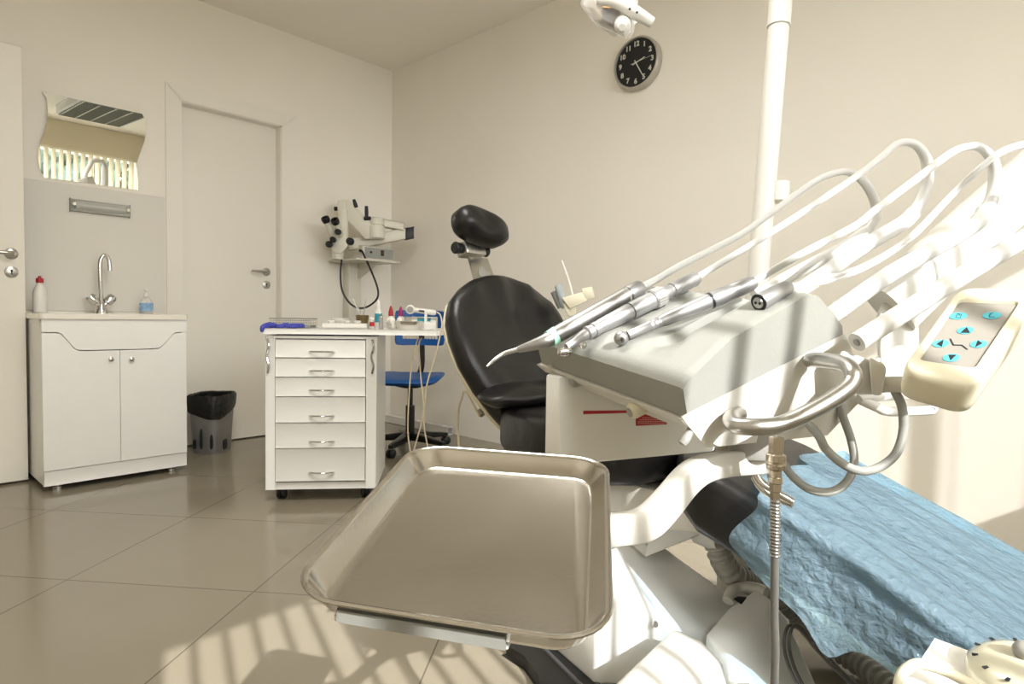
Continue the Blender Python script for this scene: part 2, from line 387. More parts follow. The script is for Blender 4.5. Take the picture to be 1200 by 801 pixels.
# bottles on the washbasin
def bottle(name, label, cat, base, prof, m, group=None, seg=24):
    t = thing(name, label, cat, base, group); newobj('bottle_body', lathe(B(), base, (0, 0, 1), prof, seg), m, t); return t
bp = ony(47, 357, -.20); bp.z = zt
t = bottle('cleaner_bottle', 'white cleaner bottle with a red cap on the left end of the washbasin', 'bottle', bp, [(0, .026), (.003, .03), (.10, .03), (.125, .021), (.14, .013), (.15, .012)], M['white'])
newobj('cap', lathe(B(), bp+V((0, 0, .146)), (0, 0, 1), [(0, .016), (.022, .016), (.024, .008), (.033, .006), (.034, 0)], 20), M['redcap'], t)
sp = ony(171.5, 357, -.16); sp.z = zt
t = thing('soap_dispenser', 'clear pump soap bottle with a blue label on the right end of the washbasin', 'soap dispenser', sp)
newobj('bottle_body', lathe(B(), sp, (0, 0, 1), [(0, .03), (.004, .033), (.06, .033), (.08, .024), (.09, .012), (.096, .012)], 24), M['clear'], t)
newobj('label', lathe(B(), sp+V((0, 0, .016)), (0, 0, 1), [(0, .0336), (.045, .0336)], 24), mat('pale blue label', '8fb3d6', .5, var=.25, vscale=60), t)
bm = lathe(B(), sp+V((0, 0, .094)), (0, 0, 1), [(0, .014), (.016, .014), (.018, .006), (.034, .006), (.036, .012), (.044, .012), (.046, 0)], 18)
tube(bm, [sp+V((0, 0, .132)), sp+V((-.012, -.016, .133)), sp+V((-.02, -.03, .126))], .005, 10, 4)
newobj('pump', bm, M['white'], t)
# mirror with wavy sides
TILT = math.tan(math.radians(2.35))
mo, mn = V((0, -.004+1.505*TILT*0, 1.505)), V((0, -1, -TILT)).normalized()
mpx = [(143, 78), (155, 97), (160, 125), (159, 165), (150, 210), (136, 245), (129, 275), (129, 310), (136, 340), (150, 366), (305, 386), (463, 408), (463, 370), (459, 335), (462, 305), (472, 275), (483, 245), (488, 210), (486, 175), (476, 153), (310, 117)]
mpx = [(x/2.8625, 80+y/2.8625) for x, y in mpx]
mp3 = [onp(x, y, mo, mn) for x, y in mpx]
sm = [mp3[0]]+smoothpath(mp3[0:10], 4)[1:]+mp3[10:11]+smoothpath(mp3[11:20], 4)+mp3[20:]
mirm = mat('mirror silver', 'f2f4f2', .01, 1)
t = tag(newobj('mirror', prism(B(), sm, -mn*.004), mirm, bevel=.0008), 'frameless wall mirror with wavy side edges above the washbasin', 'mirror')
# small strip lamp below the mirror
la, lb = ony(82.5, 241, -.03), ony(152.5, 246, -.03); lz = (la.z+lb.z)/2; hh = .032
t = thing('strip_lamp', 'silver strip lamp fixed to the wall below the wavy mirror', 'wall lamp', ((la.x+lb.x)/2, -.006, lz))
newobj('lamp_body', prism(B(), [(la.x, -.004, lz-hh), (la.x, -.03, lz-hh), (la.x, -.03, lz+hh), (la.x, -.004, lz+hh)], (lb.x-la.x, 0, 0)), mat('grey lamp housing', 'a2a29c', .45, .1), t, bevel=.004)
newobj('lamp_cover', loft(B(), [[(x, -.03-.02*math.sin(PI*k/10), lz-hh*.72+hh*1.44*k/10) for k in range(11)] for x in (la.x+.022, lb.x-.022)]), mat('ribbed lamp cover', 'bcbdb8', .35, .1), t)
for x in (la.x+.016, lb.x-.012): newobj('end_knob', lathe(B(), (x, -.028, lz+.004), (0, -1, 0), [(0, .013), (.014, .013), (.02, .008), (.02, 0)], 16), M['chrome'], t)
# waste bin
bc = V((-1.40, -.155, 0)); rot = math.radians(40)
def sring(w, d, z, cut=None, n=44):
    out = []
    for i in range(n):
        a = 2*PI*i/n; e = .55
        x = abs(math.cos(a))**e*math.copysign(1, math.cos(a))*w; y = abs(math.sin(a))**e*math.copysign(1, math.sin(a))*d
        q = V((x*math.cos(rot)-y*math.sin(rot), x*math.sin(rot)+y*math.cos(rot), 0))+bc
        zz = z
        if cut is not None: zz = cut(q)
        out.append(V((q.x, q.y, zz)))
    return out
t = thing('waste_bin', 'silver grey waste bin with a black liner beside the washbasin cabinet', 'waste bin', bc)
view = V((CF.x, CF.y, 0)).normalized()
sidev = V((view.y, -view.x, 0))
rim = lambda k: (lambda q: .335+k)
hem = lambda k: (lambda q: .262+k+.035*((q-bc).dot(view)/.1)-.030*((q-bc).dot(sidev)/.12))
newobj('bin_body', loft(B(), [sring(.098, .082, 0), sring(.10, .084, .01), sring(.122, .103, 0, rim(-.004)), sring(.118, .099, 0, rim(-.004)), sring(.095, .079, .015)]), M['silver'], t, smooth=50)
bm = loft(B(), [sring(.108, .092, 0, lambda q: .19), sring(.113, .096, 0, rim(.002)), sring(.124, .106, 0, rim(.008)), sring(.131, .113, 0, rim(-.004)), sring(.129, .110, 0, hem(.012)), sring(.127, .108, 0, hem(0)), sring(.119, .10, 0, hem(.002))], cap=True)
bmesh.ops.subdivide_edges(bm, edges=bm.edges[:], cuts=1)
for v in bm.verts: v.co += V((noise.noise(v.co*30), noise.noise(v.co*30+V((9, 0, 0))), noise.noise(v.co*25+V((0, 9, 0)))*1.2))*.004
newobj('bin_liner', bm, M['bag'], t)
bm = B()
for px, h_ in ((227, .055), (235, .12), (247, .085), (262, .06)):
    q = onp(px, 522, bc-view*.118, view); q.z = .03+h_/2
    r_ = ray(px, 505); 
    prism(bm, [(q.x+CR.x*.006*math.sin(2*PI*k/12), q.y+CR.y*.006*math.sin(2*PI*k/12), q.z+h_/2*math.cos(2*PI*k/12)) for k in range(12)], view*.035)
newobj('slot', bm, M['ink'], t)
# ================================================================== DRAWER CABINET
c0 = V((-1.648, -1.368, 0)); e = V((.757, -.653, 0)).normalized(); g = V((.653, .757, 0)).normalized(); UP = V((0, 0, 1))
CW = .472
def L(u, v, z): return c0+e*u+g*v+UP*z
def lbox(bm, u0, u1, v0, v1, z0, z1): return obox(bm, L((u0+u1)/2, (v0+v1)/2, (z0+z1)/2), e*((u1-u0)/2), g*((v1-v0)/2), UP*((z1-z0)/2))
t = thing('drawer_cabinet', 'white mobile cabinet of six drawers with an overhanging worktop beside the blue chair', 'drawer cabinet', L(CW/2, .2, 0))
bm = B(); lbox(bm, 0, .04, 0, .42, .055, .727); lbox(bm, CW-.045, CW, 0, .42, .055, .727); lbox(bm, .04, CW-.045, .004, .42, .055, .085); lbox(bm, .04, CW-.045, .002, .42, .715, .727); lbox(bm, .04, CW-.045, .40, .42, .08, .72); lbox(bm, .03, CW-.03, .03, .40, .085, .712)
newobj('carcass', bm, M['lam'], t, bevel=.0015)
u1 = (onp(516, 391, c0, g)-c0).dot(e)
bm = B(); pts = [L(-.012, -.016, .735), L(u1-.02, -.016, .735), L(u1, .004, .735), L(u1+.06, .46, .735), L(-.012, .46, .735)]
newobj('worktop', prism(B(), pts, (0, 0, .024)), M['lam'], t, bevel=.002)
zs = [.713, .632, .548, .463, .349, .237, .091]
for a, b in zip(zs, zs[1:]):
    d = newobj('drawer', box(B(), (0, 0, 0), (1, 1, 1)) if 0 else lbox(B(), .043, CW-.048, -.004, .03, b+.0018, a-.0018), M['lam'], t, bevel=.0015)
    zc = b+(a-b)*.34 if a-b < .1 else b+(a-b)*.27
    uc = (.043+CW-.048)/2+.005
    newobj('handle', tube(B(), [L(uc-.055, -.002, zc-.001), L(uc-.045, -.012, zc), L(uc, -.026, zc+.001), L(uc+.045, -.012, zc), L(uc+.055, -.002, zc-.001)], [.003, .0055, .0045, .0055, .003], 10, 5, sect=[(.8, 0), (.5, .6), (0, .9), (-.5, .6), (-.8, 0), (-.5, -.6), (0, -.9), (.5, -.6)]), M['chrome'], d)
for uc in (.012, CW-.018):
    newobj('wave_strip', tube(B(), [L(uc, -.004, .715), L(uc+.006, -.010, .68), L(uc-.004, -.007, .64), L(uc+.005, -.01, .60), L(uc, -.004, .565)], .0055, 8, 5), M['chrome'], t)
for u_, v_ in ((.055, .06), (CW-.05, .06), (.055, .36), (CW-.05, .36)):
    k = newobj('caster', lathe(B(), L(u_, v_, .026)-e*.02, e, [(0, .02), (.004, .026), (.016, .026), (.018, .02), (.022, .02), (.024, .026), (.036, .026), (.04, .02)], 20), M['black'], t)
    newobj('caster_fork', obox(B(), L(u_, v_, .047), e*.022, g*.016, UP*.009), M['black'], k, bevel=.003)
ZT = .759
def dz(x, v, z=ZT):      # point on the worktop seen at image column x, v metres behind its front edge
    p = onp(x, 385, L(0, v, 0), g); p.z = z; return p
# wire basket
a, b = dz(321, .13), dz(368, .13); mid = (a+b)/2; ww = (b-a).length/2; dd = .07; hb = .042
t = thing('wire_basket', 'shallow wire mesh basket at the left end of the white worktop', 'basket', mid)
bm = B()
for z in (.003, hb): tube(bm, [mid+e*x+g*y+UP*z for x, y in ((-ww, -dd), (ww, -dd), (ww, dd), (-ww, dd), (-ww, -dd))], .0022, 6, 1)
for z in (.013, .023, .033): tube(bm, [mid+e*x+g*y+UP*z for x, y in ((-ww, -dd), (ww, -dd), (ww, dd), (-ww, dd), (-ww, -dd))], .0009, 5, 1)
for i in range(23):
    x = -ww+2*ww*i/22
    for y in (-dd, dd): tube(bm, [mid+e*x+g*y+UP*.003, mid+e*x+g*y+UP*hb], .0009, 5, 1)
    tube(bm, [mid+e*x-g*dd+UP*.003, mid+e*x+g*dd+UP*.003], .0009, 5, 1)
newobj('mesh_wall', bm, M['satin'], t)
newobj('basket_lining', obox(B(), mid+UP*.008, e*(ww-.004), g*(dd-.004), UP*.003), mat('grey basket lining', '9aa096', .5), t)
# blue gloves
a = dz(330, .028); bm = B()
for k in range(7):
    q = a+e*(-.055+.018*k)+g*random.uniform(-.012, .014)
    sphere(bm, q+UP*(.010+.004*math.sin(k*2)), .016, (1.3, 1.0, .62), 16)
for k in range(4): tube(bm, [a+e*(.03+.012*k)+UP*.012, a+e*(.055+.012*k)+g*(-.01)+UP*.014, a+e*(.07+.009*k)-g*.02+UP*.006], [.008, .0075, .005], 8, 4)
tube(bm, [a-e*.045+g*.0+UP*.012, a-e*.062-g*.03+UP*.008, a-e*.068-g*.046+UP*.0, a-e*.07-g*.0475-UP*.016], [.015, .013, .01, .006], 8, 4)
tag(newobj('nitrile_gloves', bm, M['glove'], smooth=180), 'crumpled blue nitrile gloves on the left corner of the white worktop', 'gloves')
# white bowl
a = dz(399, .17)
tag(newobj('bowl', lathe(B(), a, (0, 0, 1), [(0, .02), (.006, .02), (.01, .026), (.03, .04), (.046, .044), (.046, .041), (.03, .036), (.014, .02), (.012, 0)], 28), M['ceramic'], org=a), 'small white bowl on the worktop behind the organiser tray', 'bowl')
# organiser tray with small jars
a, b = dz(379, .07), dz(432, .07); mid = (a+b)/2; ww = (b-a).length/2
t = thing('organiser_tray', 'low white organiser tray in the middle of the worktop', 'tray', mid)
bm = B(); obox(bm, mid+UP*.003, e*ww, g*.045, UP*.003)
for s_ in (-1, 1): obox(bm, mid+g*.043*s_+UP*.012, e*ww, g*.002, UP*.012); obox(bm, mid+e*(ww-.002)*s_+UP*.012, e*.002, g*.045, UP*.012)
obox(bm, mid-e*ww*.3+UP*.01, e*.0015, g*.043, UP*.01); obox(bm, mid+e*ww*.35+UP*.01, e*.0015, g*.043, UP*.01)
newobj('tray_body', bm, M['white'], t)
for k, (x, lab) in enumerate(((388, 'small white lidded jar at the left end of the organiser tray'), (407, 'small white lidded jar in the centre of the organiser tray'), (419, 'small white lidded jar right of centre in the organiser tray'))):
    q = dz(x, .07)+UP*.006; j = thing('jar', lab, 'jar', q, 'jars in the organiser tray')
    newobj('jar_body', lathe(B(), q, UP, [(0, .013), (.02, .014)], 16), M['cream'], j); newobj('lid', lathe(B(), q+UP*.02, UP, [(0, .016), (.009, .016), (.011, .012), (.011, 0)], 16), M['white'], j)
# bronze cup with instruments
q = dz(424.5, .145); t = thing('instrument_cup', 'bronze cup holding thin instruments at the back of the worktop', 'cup', q)
newobj('cup_body', lathe(B(), q, UP, [(0, .024), (.062, .03), (.062, .027), (.006, .021), (.006, 0)], 24), M['brown'], t)
for k, (dx, dy, hgt, lab) in enumerate(((-.032, .0, .135, 'longest thin steel probe leaning left in the bronze cup'), (-.022, .012, .115, 'steel probe leaning left behind the longest one in the bronze cup'), (-.012, -.01, .10, 'short steel probe leaning slightly left in the bronze cup'), (.012, .008, .14, 'upright thin steel probe at the right of the bronze cup'))):
    s0 = q+e*(dx*-.25)+g*(dy*.3)+UP*.0075; s1 = q+e*(dx*1.3)+g*dy+UP*hgt
    tag(newobj('probe', tube(B(), [s0, (s0*.6+s1*.4), s1], [.0022, .003, .0012], 8, 4), M['satin']), lab, 'probe', 'probes in the bronze cup')
# bottles
def capb(name, x, v, r, h, capm, caph, bodym, label, cat='bottle', lab=None, neck=.6, group='bottles on the white worktop'):
    q = dz(x, v); t = thing(name, label, cat, q, group)
    newobj('bottle_body', lathe(B(), q, UP, [(0, r*.92), (.003, r), (h*.78, r), (h*.9, r*neck), (h, r*neck*.9)], 20), bodym, t)
    newobj('cap', lathe(B(), q+UP*(h-.002), UP, [(0, r*neck*1.15), (caph*.4, r*neck*1.1), (caph, r*.22), (caph, 0)], 16), capm, t)
    if lab: newobj('label', lathe(B(), q+UP*(h*.3), UP, [(0, r*1.012), (h*.4, r*1.012)], 20), lab, t)
capb('dropper_bottle', 443.5, .12, .0165, .10, M['white'], .034, M['white'], 'white dropper bottle with a teal label on the worktop', lab=M['teal'])
capb('dropper_bottle', 458, .14, .017, .062, M['redcap'], .046, M['cotton'], 'white bottle with a red pointed cap on the worktop')
capb('dropper_bottle', 469.5, .15, .017, .062, M['purple'], .044, M['cotton'], 'white bottle with a magenta pointed cap on the worktop')
capb('vial', 436, .035, .011, .045, M['white'], .012, M['clear'], 'small clear vial with a red band at the worktop front', 'vial', lab=M['red'], neck=.9)
capb('vial', 446.5, .03, .010, .055, M['satin'], .012, M['midgray'], 'small dark grey vial next to the one with a red band', 'vial', neck=.9)
# cotton
q = dz(461, .075); bm = B()
for k in range(9): sphere(bm, q+e*random.uniform(-.022, .03)+g*random.uniform(-.02, .02)+UP*(.014+.012*(k % 3)), .014, (1, 1, .85), 10)
for v in bm.verts: v.co += V((noise.noise(v.co*70), noise.noise(v.co*70+V((5, 0, 0))), 0))*.006
tag(newobj('cotton_wad', bm, M['cotton'], smooth=180), 'loose wad of white cotton between the bottles and the steel dish', 'cotton', kind='stuff')
# steel dish
a, b = dz(463, .05), dz(496, .05); mid = (a+b)/2; ww = (b-a).length/2
def rr(s_, z, t_=0): return [mid+e*x*s_+g*y*s_+UP*z for x, y in rrect(2*ww, .11, .03, 4)]
tag(newobj('steel_dish', loft(B(), [rr(.8, 0), rr(1, .036), rr(1.03, .038), rr(.96, .036), rr(.76, .004)]), M['steel'], org=mid), 'small grey steel dish near the right end of the white worktop', 'dish')
# curing light and its base unit
q = dz(497, .10); t = thing('charging_unit', 'white curing light charging unit with a teal display on the worktop', 'charger', q)
prf = [(-.055, 0), (.055, 0), (.055, .018), (-.01, .052), (-.055, .056)]
xx = e; newobj('housing', prism(B(), [q+g*x*.9+UP*z-e*.055 for x, z in [(-.055, 0), (.055, 0), (.055, .058), (.02, .058), (-.055, .03)]], e*.11), M['white'], t, bevel=.004)
nn = (g*-.028+UP*.075*.9).normalized(); s1 = (g*.0675+UP*.028).normalized()
newobj('display', obox(B(), q+g*-.016+UP*.0445, e*.03, s1*.018, s1.cross(e)*.0012), M['teal'], t)
q = dz(490, .085, ZT+.072); t = thing('curing_light', 'white curing light handpiece lying across the display unit', 'curing light', q)
a_, b_ = onp(481, 362.5, L(0, .07, 0), g), onp(511, 366.5, L(0, .07, 0), g)
bm = seglathe(B(), (a_, b_), [(0, .008), (.08, .011), (.5, .012), (.9, .013), (1, .009)], 16); newobj('handle', bm, M['white'], t)
vd = -V((CF.x, CF.y, 0)).normalized()
newobj('light_guard', lathe(B(), a_-vd*.006, vd, [(0, .02), (.014, .021), (.016, .018), (.016, 0)], 24), M['white'], t)
newobj('lens', lathe(B(), a_+vd*.0102, vd, [(0, .0145), (.001, .0145), (.001, 0)], 20), M['midgray'], t)
newobj('switch', obox(B(), a_*.55+b_*.45+vd*.0115, (b_-a_).normalized()*.012, UP*.004, vd*.0015), M['ink'], t)
rest = (a_*.4+b_*.6); newobj('stand', obox(B(), V((rest.x, rest.y, (ZT+rest.z)/2)), e*.006, g*.012, UP*((rest.z-ZT)/2)), M['white'], t)
# three cream cables hanging from the worktop
def wpt(x, y, v): return onp(x, y, L(0, v, 0), g)
def cable(pts, label, r=.0032):
    tag(newobj('cable', tube(B(), pts, r, 8, 6), M['chose']), label, 'cable', 'cream cables under the worktop')
cable([wpt(512, 365.5, .07), wpt(516, 369, .06), wpt(518, 380, -.025), wpt(515, 396, -.03), wpt(509, 420, -.03), wpt(500, 452, -.03), wpt(495, 490, -.02), wpt(485, 527, 0), wpt(478, 545, .0)-UP*.03], 'cream cable looping from the curing light over the worktop edge to the floor')
cable([wpt(490, 395.5, .1), wpt(488, 402, .1), wpt(482, 430, .1), wpt(479, 470, .1), wpt(478, 505, .1), wpt(481, 530, .1)], 'leftmost cream cable hanging straight below the worktop')
cable([wpt(494, 395.5, .1), wpt(491, 405, .1), wpt(493, 440, .1), wpt(496, 470, .1), wpt(497, 500, .1), wpt(502, 527, .1)], 'middle cream cable crossing behind the curing light cable below the worktop')
# ================================================================== BLUE SWIVEL CHAIR
hub = onz(472, 524, .07); hub.z = 0; D = 3.8
def cp(x, y, dd=0): return P(x, y, D+dd)
seatc = cp(481, 434); fwd = V((-.55, -.83, 0)).normalized(); rt = V((-fwd.y, fwd.x, 0))*-1
rt = V((CR.x, CR.y, 0)).normalized(); fwd = -V((CF.x, CF.y, 0)).normalized()
sc0 = V((seatc.x, seatc.y, 0))
t = thing('swivel_chair', 'blue plastic swivel chair with perforated back on a black star base', 'chair', sc0)
sz = .455; rings = []
for k, (z, s_) in enumerate(((sz-.035, .80), (sz-.03, .93), (sz-.012, 1), (sz-.002, .98), (sz+.002, .9), (sz-.008, .55))):
    rings.append([sc0+rt*(x*s_)+fwd*(y*s_)+UP*(z+.012*abs(x/.2)**2*s_-.02*sst(.1, .2, y*s_)) for x, y in rrect(.40, .40, .09, 6)])
newobj('seat', loft(B(), rings), M['blue'], t, smooth=60)
newobj('seat_plate', lathe(B(), sc0+UP*(sz-.075), UP, [(0, .05), (.01, .09), (.045, .12), (.045, 0)], 24), M['black'], t)
newobj('gas_lift', cyl(B(), sc0+UP*.22, sc0+UP*(sz-.05), .016), M['black'], t)
newobj('column', cyl(B(), sc0+UP*.06, sc0+UP*.27, .028), M['rubber'], t)
for k in range(5):
    a = math.radians(200+72*k+8); d = V((math.cos(a), math.sin(a), 0))
    l = newobj('base_leg', hull(B(), [sc0+d*.02+UP*.11+d.cross(UP)*s_*.03 for s_ in (-1, 1)]+[sc0+d*.02+UP*.06+d.cross(UP)*s_*.03 for s_ in (-1, 1)]+[sc0+d*.27+UP*.075+d.cross(UP)*s_*.016 for s_ in (-1, 1)]+[sc0+d*.27+UP*.052+d.cross(UP)*s_*.016 for s_ in (-1, 1)]), M['rubber'], t, bevel=.005)
    q = sc0+d*.262+UP*.025; w_ = d.cross(UP)
    newobj('caster', lathe(B(), q-w_*.024, w_, [(0, .02), (.004, .025), (.018, .025), (.02, .015), (.028, .015), (.03, .025), (.044, .025), (.048, .02)], 18), M['black'], l)
# perforated back: rounded shell with holes cut as real openings
bcn = cp(493, 384, .12); bk_r = rt; bk_n = fwd
W_, Hh = .30, .22
bm = B(); nx, ny = 15, 11; gv = {}
for j in range(ny+1):
    for i in range(nx+1):
        x = -W_/2+W_*i/nx; z = -Hh/2+Hh*j/ny; u_, v_ = abs(2*x/W_), abs(2*z/Hh)
        k = 1 if u_ < .8 or v_ < .75 else 1-.06*((u_-.8)/.2)*((v_-.75)/.25)
        gv[i, j] = bm.verts.new(bcn+bk_r*x*k+UP*z*k+bk_n*(.05*(x/(W_/2))**2))
holes = []
for j in range(ny):
    for i in range(nx):
        f = bm.faces.new((gv[i, j], gv[i+1, j], gv[i+1, j+1], gv[i, j+1]))
        if 1 < i < nx-2 and 1 < j < ny-2: holes.append(f)
r_ = bmesh.ops.inset_individual(bm, faces=holes, thickness=.0052)
bmesh.ops.delete(bm, geom=holes, context='FACES')
g_ = bmesh.ops.solidify(bm, geom=bm.faces[:], thickness=.012)
newobj('backrest', bm, M['blue'], t, smooth=35, bevel=0)
newobj('back_support', tube(B(), [sc0+UP*.40-fwd*.02, sc0+UP*.405-fwd*.19, V((bcn.x, bcn.y, .50))-fwd*.06, V((bcn.x, bcn.y, bcn.z))-fwd*.032], .02, 8, 5, sect=[(.35, 1), (.35, -1), (-.35, -1), (-.35, 1)]), M['black'], t)
# ================================================================== MICROSCOPE ON ITS COLUMN
D = 4.25
def mp_(x, y, dd=0): return P(x, y, D+dd)
base = ony(412, 400, -.04); base.z = 0
t = thing('microscope', 'cream dental microscope on a swing arm and white column in the corner', 'microscope', base)
cw = .052
newobj('column', box(B(), (base.x-cw, -.085, 0), (base.x+cw, -.004, 1.22)), M['scope'], t, bevel=.006)
yb = base.y-.045
def mpl(x, y, yy=-.22): return ony(x, y, yy)
# shelf with gusset and the power box
s0, s1 = mpl(404, 303), mpl(455, 303)
bm = box(B(), (s0.x, -.36, s0.z-.012), (s1.x, -.01, s0.z)); prism(bm, [(base.x+.02, -.08, s0.z-.01), (base.x+.02, -.34, s0.z-.01), (base.x+.02, -.09, s0.z-.12)], (.014, 0, 0))
newobj('shelf', bm, M['scope'], t, bevel=.003)
p0, p1 = mpl(417, 288), mpl(453.5, 303)
pb = newobj('power_box', box(B(), (p0.x, -.30, s0.z), (p1.x, -.05, p0.z)), M['scope'], t, bevel=.006)
fy = -.301
for x, y, r_ in ((434.5, 295.3, .008), (422, 293.5, .011)):
    q = ony(x, y, fy); newobj('socket', lathe(B(), q, (0, -1, 0), [(0, r_), (.008, r_*.9), (.008, 0)], 14), M['ink'], pb)
q = ony(448, 296.5, fy); newobj('rocker_switch', box(B(), (q.x-.014, fy-.004, q.z-.018), (q.x+.014, fy+.001, q.z+.018)), mat('dark red rocker', '3a2622', .3), pb, bevel=.002)
q = ony(436, 297, fy); newobj('face_plate', box(B(), (p0.x+.02, fy-.001, s0.z+.012), (p1.x-.006, fy+.001, p0.z-.01)), M['gray'], pb)
# support beam and the two swing arms
def bar(bm, a, b, w, h, updir=UP):
    a, b = V(a), V(b); d = (b-a).normalized(); s = d.cross(updir).normalized()*w; u = s.cross(d).normalized()*h
    return obox(bm, (a+b)/2, d*((b-a).length/2), s, u)
newobj('support_beam', bar(B(), mp_(408, 287, .03), mp_(479, 273, .12), .028, .038), M['scope'], t, bevel=.006)
e0 = mp_(475, 274.5, .11); dd_ = (mp_(479, 273, .12)-mp_(408, 287, .03)).normalized()
newobj('beam_end_cap', obox(B(), e0+dd_*.03, dd_*.03, dd_.cross(UP).normalized()*.0295, UP*.039), M['black'], t, bevel=.004)
newobj('upper_arm', bar(B(), mp_(437, 259, .02), mp_(472, 266, .1), .03, .026), M['scope'], t, bevel=.008)
j0, j1 = mp_(440.5, 255, .0), mp_(440.5, 280, .0)
newobj('elbow_joint', lathe(B(), j1, j0-j1, [(0, .054), (.005, .06), (.085, .06), (.087, .05), (.093, .05), (.095, .058), (.13, .058), (.14, .05), (.14, 0)], 28), M['scope'], t)
newobj('lower_arm', hull(B(), [mp_(x, y, d) for x, y in ((398, 236), (408, 234), (430, 258), (440, 266), (440, 279), (428, 280), (402, 252)) for d in (-.05, .04)]), M['scope'], t, bevel=.006)
newobj('arm_joint', hull(B(), [mp_(x, y, d) for x, y in ((395.5, 235), (405, 233.5), (405, 249), (395.5, 250)) for d in (-.07, .0)]), M['scope'], t, bevel=.005)
for a, b in (((392, 244.5), (400, 244.5)),): newobj('clamp_knob', cyl(B(), mp_(*a, -.05), mp_(*b, -.05), .014), M['black'], t)
newobj('lock_lever', tube(B(), [mp_(417.5, 243, -.04), mp_(416, 238, -.05), mp_(414.5, 233.5, -.06)], [.014, .013, .01], 10, 4), M['black'], t)
newobj('lock_lever', tube(B(), [mp_(427, 256, -.05), mp_(434, 255.5, -.055), mp_(430, 254.5, -.06), mp_(429.6, 248, -.06), mp_(429.4, 241.5, -.06)], [.014, .012, .012, .013, .011], 10, 4), M['black'], t)
newobj('head_post', cyl(B(), mp_(402.5, 288, -.05), mp_(402, 246, -.05), .036), M['scope'], t)
hb = newobj('optical_head', hull(B(), [mp_(x, y, d) for x, y in ((385, 272), (404, 268), (408, 288), (400, 297), (391, 296), (386, 288)) for d in (-.13, -.02)]), M['scope'], t, bevel=.008)
newobj('objective', lathe(B(), mp_(396, 293, -.08), UP*-1, [(0, .04), (.03, .04), (.045, .034), (.06, .034), (.06, 0)], 24), M['scope'], hb)
for (ax, ay), (bx, by) in (((391, 278), (382.5, 259)), ((400, 276), (393.5, 261))):
    a, b = mp_(ax, ay, -.12), mp_(bx, by, -.2); n_ = (b-a).normalized()
    ep = newobj('eyepiece_tube', cyl(B(), a, b, .022), M['scope'], hb)
    newobj('eyecup', lathe(B(), b-n_*.005, n_, [(0, .024), (.02, .028), (.032, .026), (.032, .018), (.01, .016), (.01, 0)], 18), M['black'], ep)
for x, y, d, r_ in ((391, 281, -.17, .019), (386.5, 286.5, -.17, .021), (411, 283, -.1, .025), (397, 272, -.17, .02)):
    newobj('focus_knob', lathe(B(), mp_(x, y, d)+fwd*.0, fwd, [(-.03, r_*.6), (0, r_), (.03, r_), (.036, r_*.8), (.036, 0)], 18), M['black'], hb)
newobj('cable', tube(B(), [mp_(402.5, 289, -.05), mp_(401, 300, -.06), mp_(399, 320, -.05), mp_(401, 340, -.04), mp_(409, 354, -.03), mp_(419, 360.5, -.02), mp_(430, 359.5, -.02), mp_(441, 351, -.02), mp_(443, 340, -.02), mp_(437, 322, -.02), mp_(428, 302, -.0), ony(424.5, 294.5, fy-.02), ony(422, 293.5, fy)], .0065, 8, 6), M['black'], t)
# ================================================================== WALL CLOCK
cc = onx(744.5, 73, -.045); R0 = .135
t = thing('wall_clock', 'round black faced wall clock with a deep silver rim on the right wall', 'clock', (-.0, cc.y, cc.z))
ax = V((-1, 0, 0)); o_ = V((-.001, cc.y, cc.z))
newobj('rim', lathe(B(), o_, ax, [(0, R0-.006), (.004, R0), (.04, R0), (.046, R0-.004), (.046, R0-.011), (.036, R0-.013), (.036, 0)], 48), mat('silver clock rim', 'b9b5ac', .35, .6), t)
fc = o_+ax*.0365
newobj('dial', lathe(B(), o_+ax*.03, ax, [(0, R0-.012), (.0065, R0-.0125), (.0065, 0)], 48), mat('clock dial', '17181a', .5), t)
lum = mat('pale clock numerals', 'c9c8bd', .5)
ty = V((0, -1, 0)); tz = V((0, 0, 1))     # on the right wall, reading right runs towards -y
def textmesh(s, size, o, xd, zd, nrm, bm, thick=.0006):
    cu = bpy.data.curves.new('tmp', 'FONT'); cu.body = s; cu.size = size; cu.align_x = 'CENTER'; cu.align_y = 'CENTER'; cu.resolution_u = 3; cu.offset = .0012 if size > .02 else 0; cu.extrude = thick
    ob = bpy.data.objects.new('tmp', cu); COL.objects.link(ob); bpy.context.view_layer.update()
    me = bpy.data.meshes.new_from_object(ob.evaluated_get(bpy.context.evaluated_depsgraph_get()))
    base_ = len(bm.verts); vs = [bm.verts.new(V(o)+xd*v.co.x+zd*v.co.y+nrm*v.co.z) for v in me.vertices]
    for p in me.polygons:
        try: bm.faces.new([vs[i] for i in p.vertices])
        except ValueError: pass
    bpy.data.objects.remove(ob); bpy.data.curves.remove(cu); bpy.data.meshes.remove(me)
bm = B()
for k in range(1, 13):
    a = math.radians(30*k); textmesh(str(k), .036, fc+ax*.0008+ty*(math.sin(a)*.096)+tz*(math.cos(a)*.096), ty, tz, ax, bm)
newobj('numerals', bm, lum, t, smooth=0)
def hand(ang, l0, l1, w, off, nm, m):
    a = math.radians(ang); d = ty*math.sin(a)+tz*math.cos(a); s = ty*math.cos(a)-tz*math.sin(a); c_ = fc+ax*off
    newobj(nm, prism(B(), [c_-d*l0-s*w, c_-d*l0+s*w, c_+d*l1+s*w*.7, c_+d*l1-s*w*.7], ax*.0008), m, t, smooth=0)
hand(73, .022, .055, .0035, .002, 'hour_hand', lum); hand(150, .015, .085, .003, .0035, 'minute_hand', lum); hand(83, .03, .09, .0008, .005, 'second_hand', lum)
newobj('hand_boss', lathe(B(), fc, ax, [(0, .005), (.007, .005), (.007, 0)], 14), lum, t)
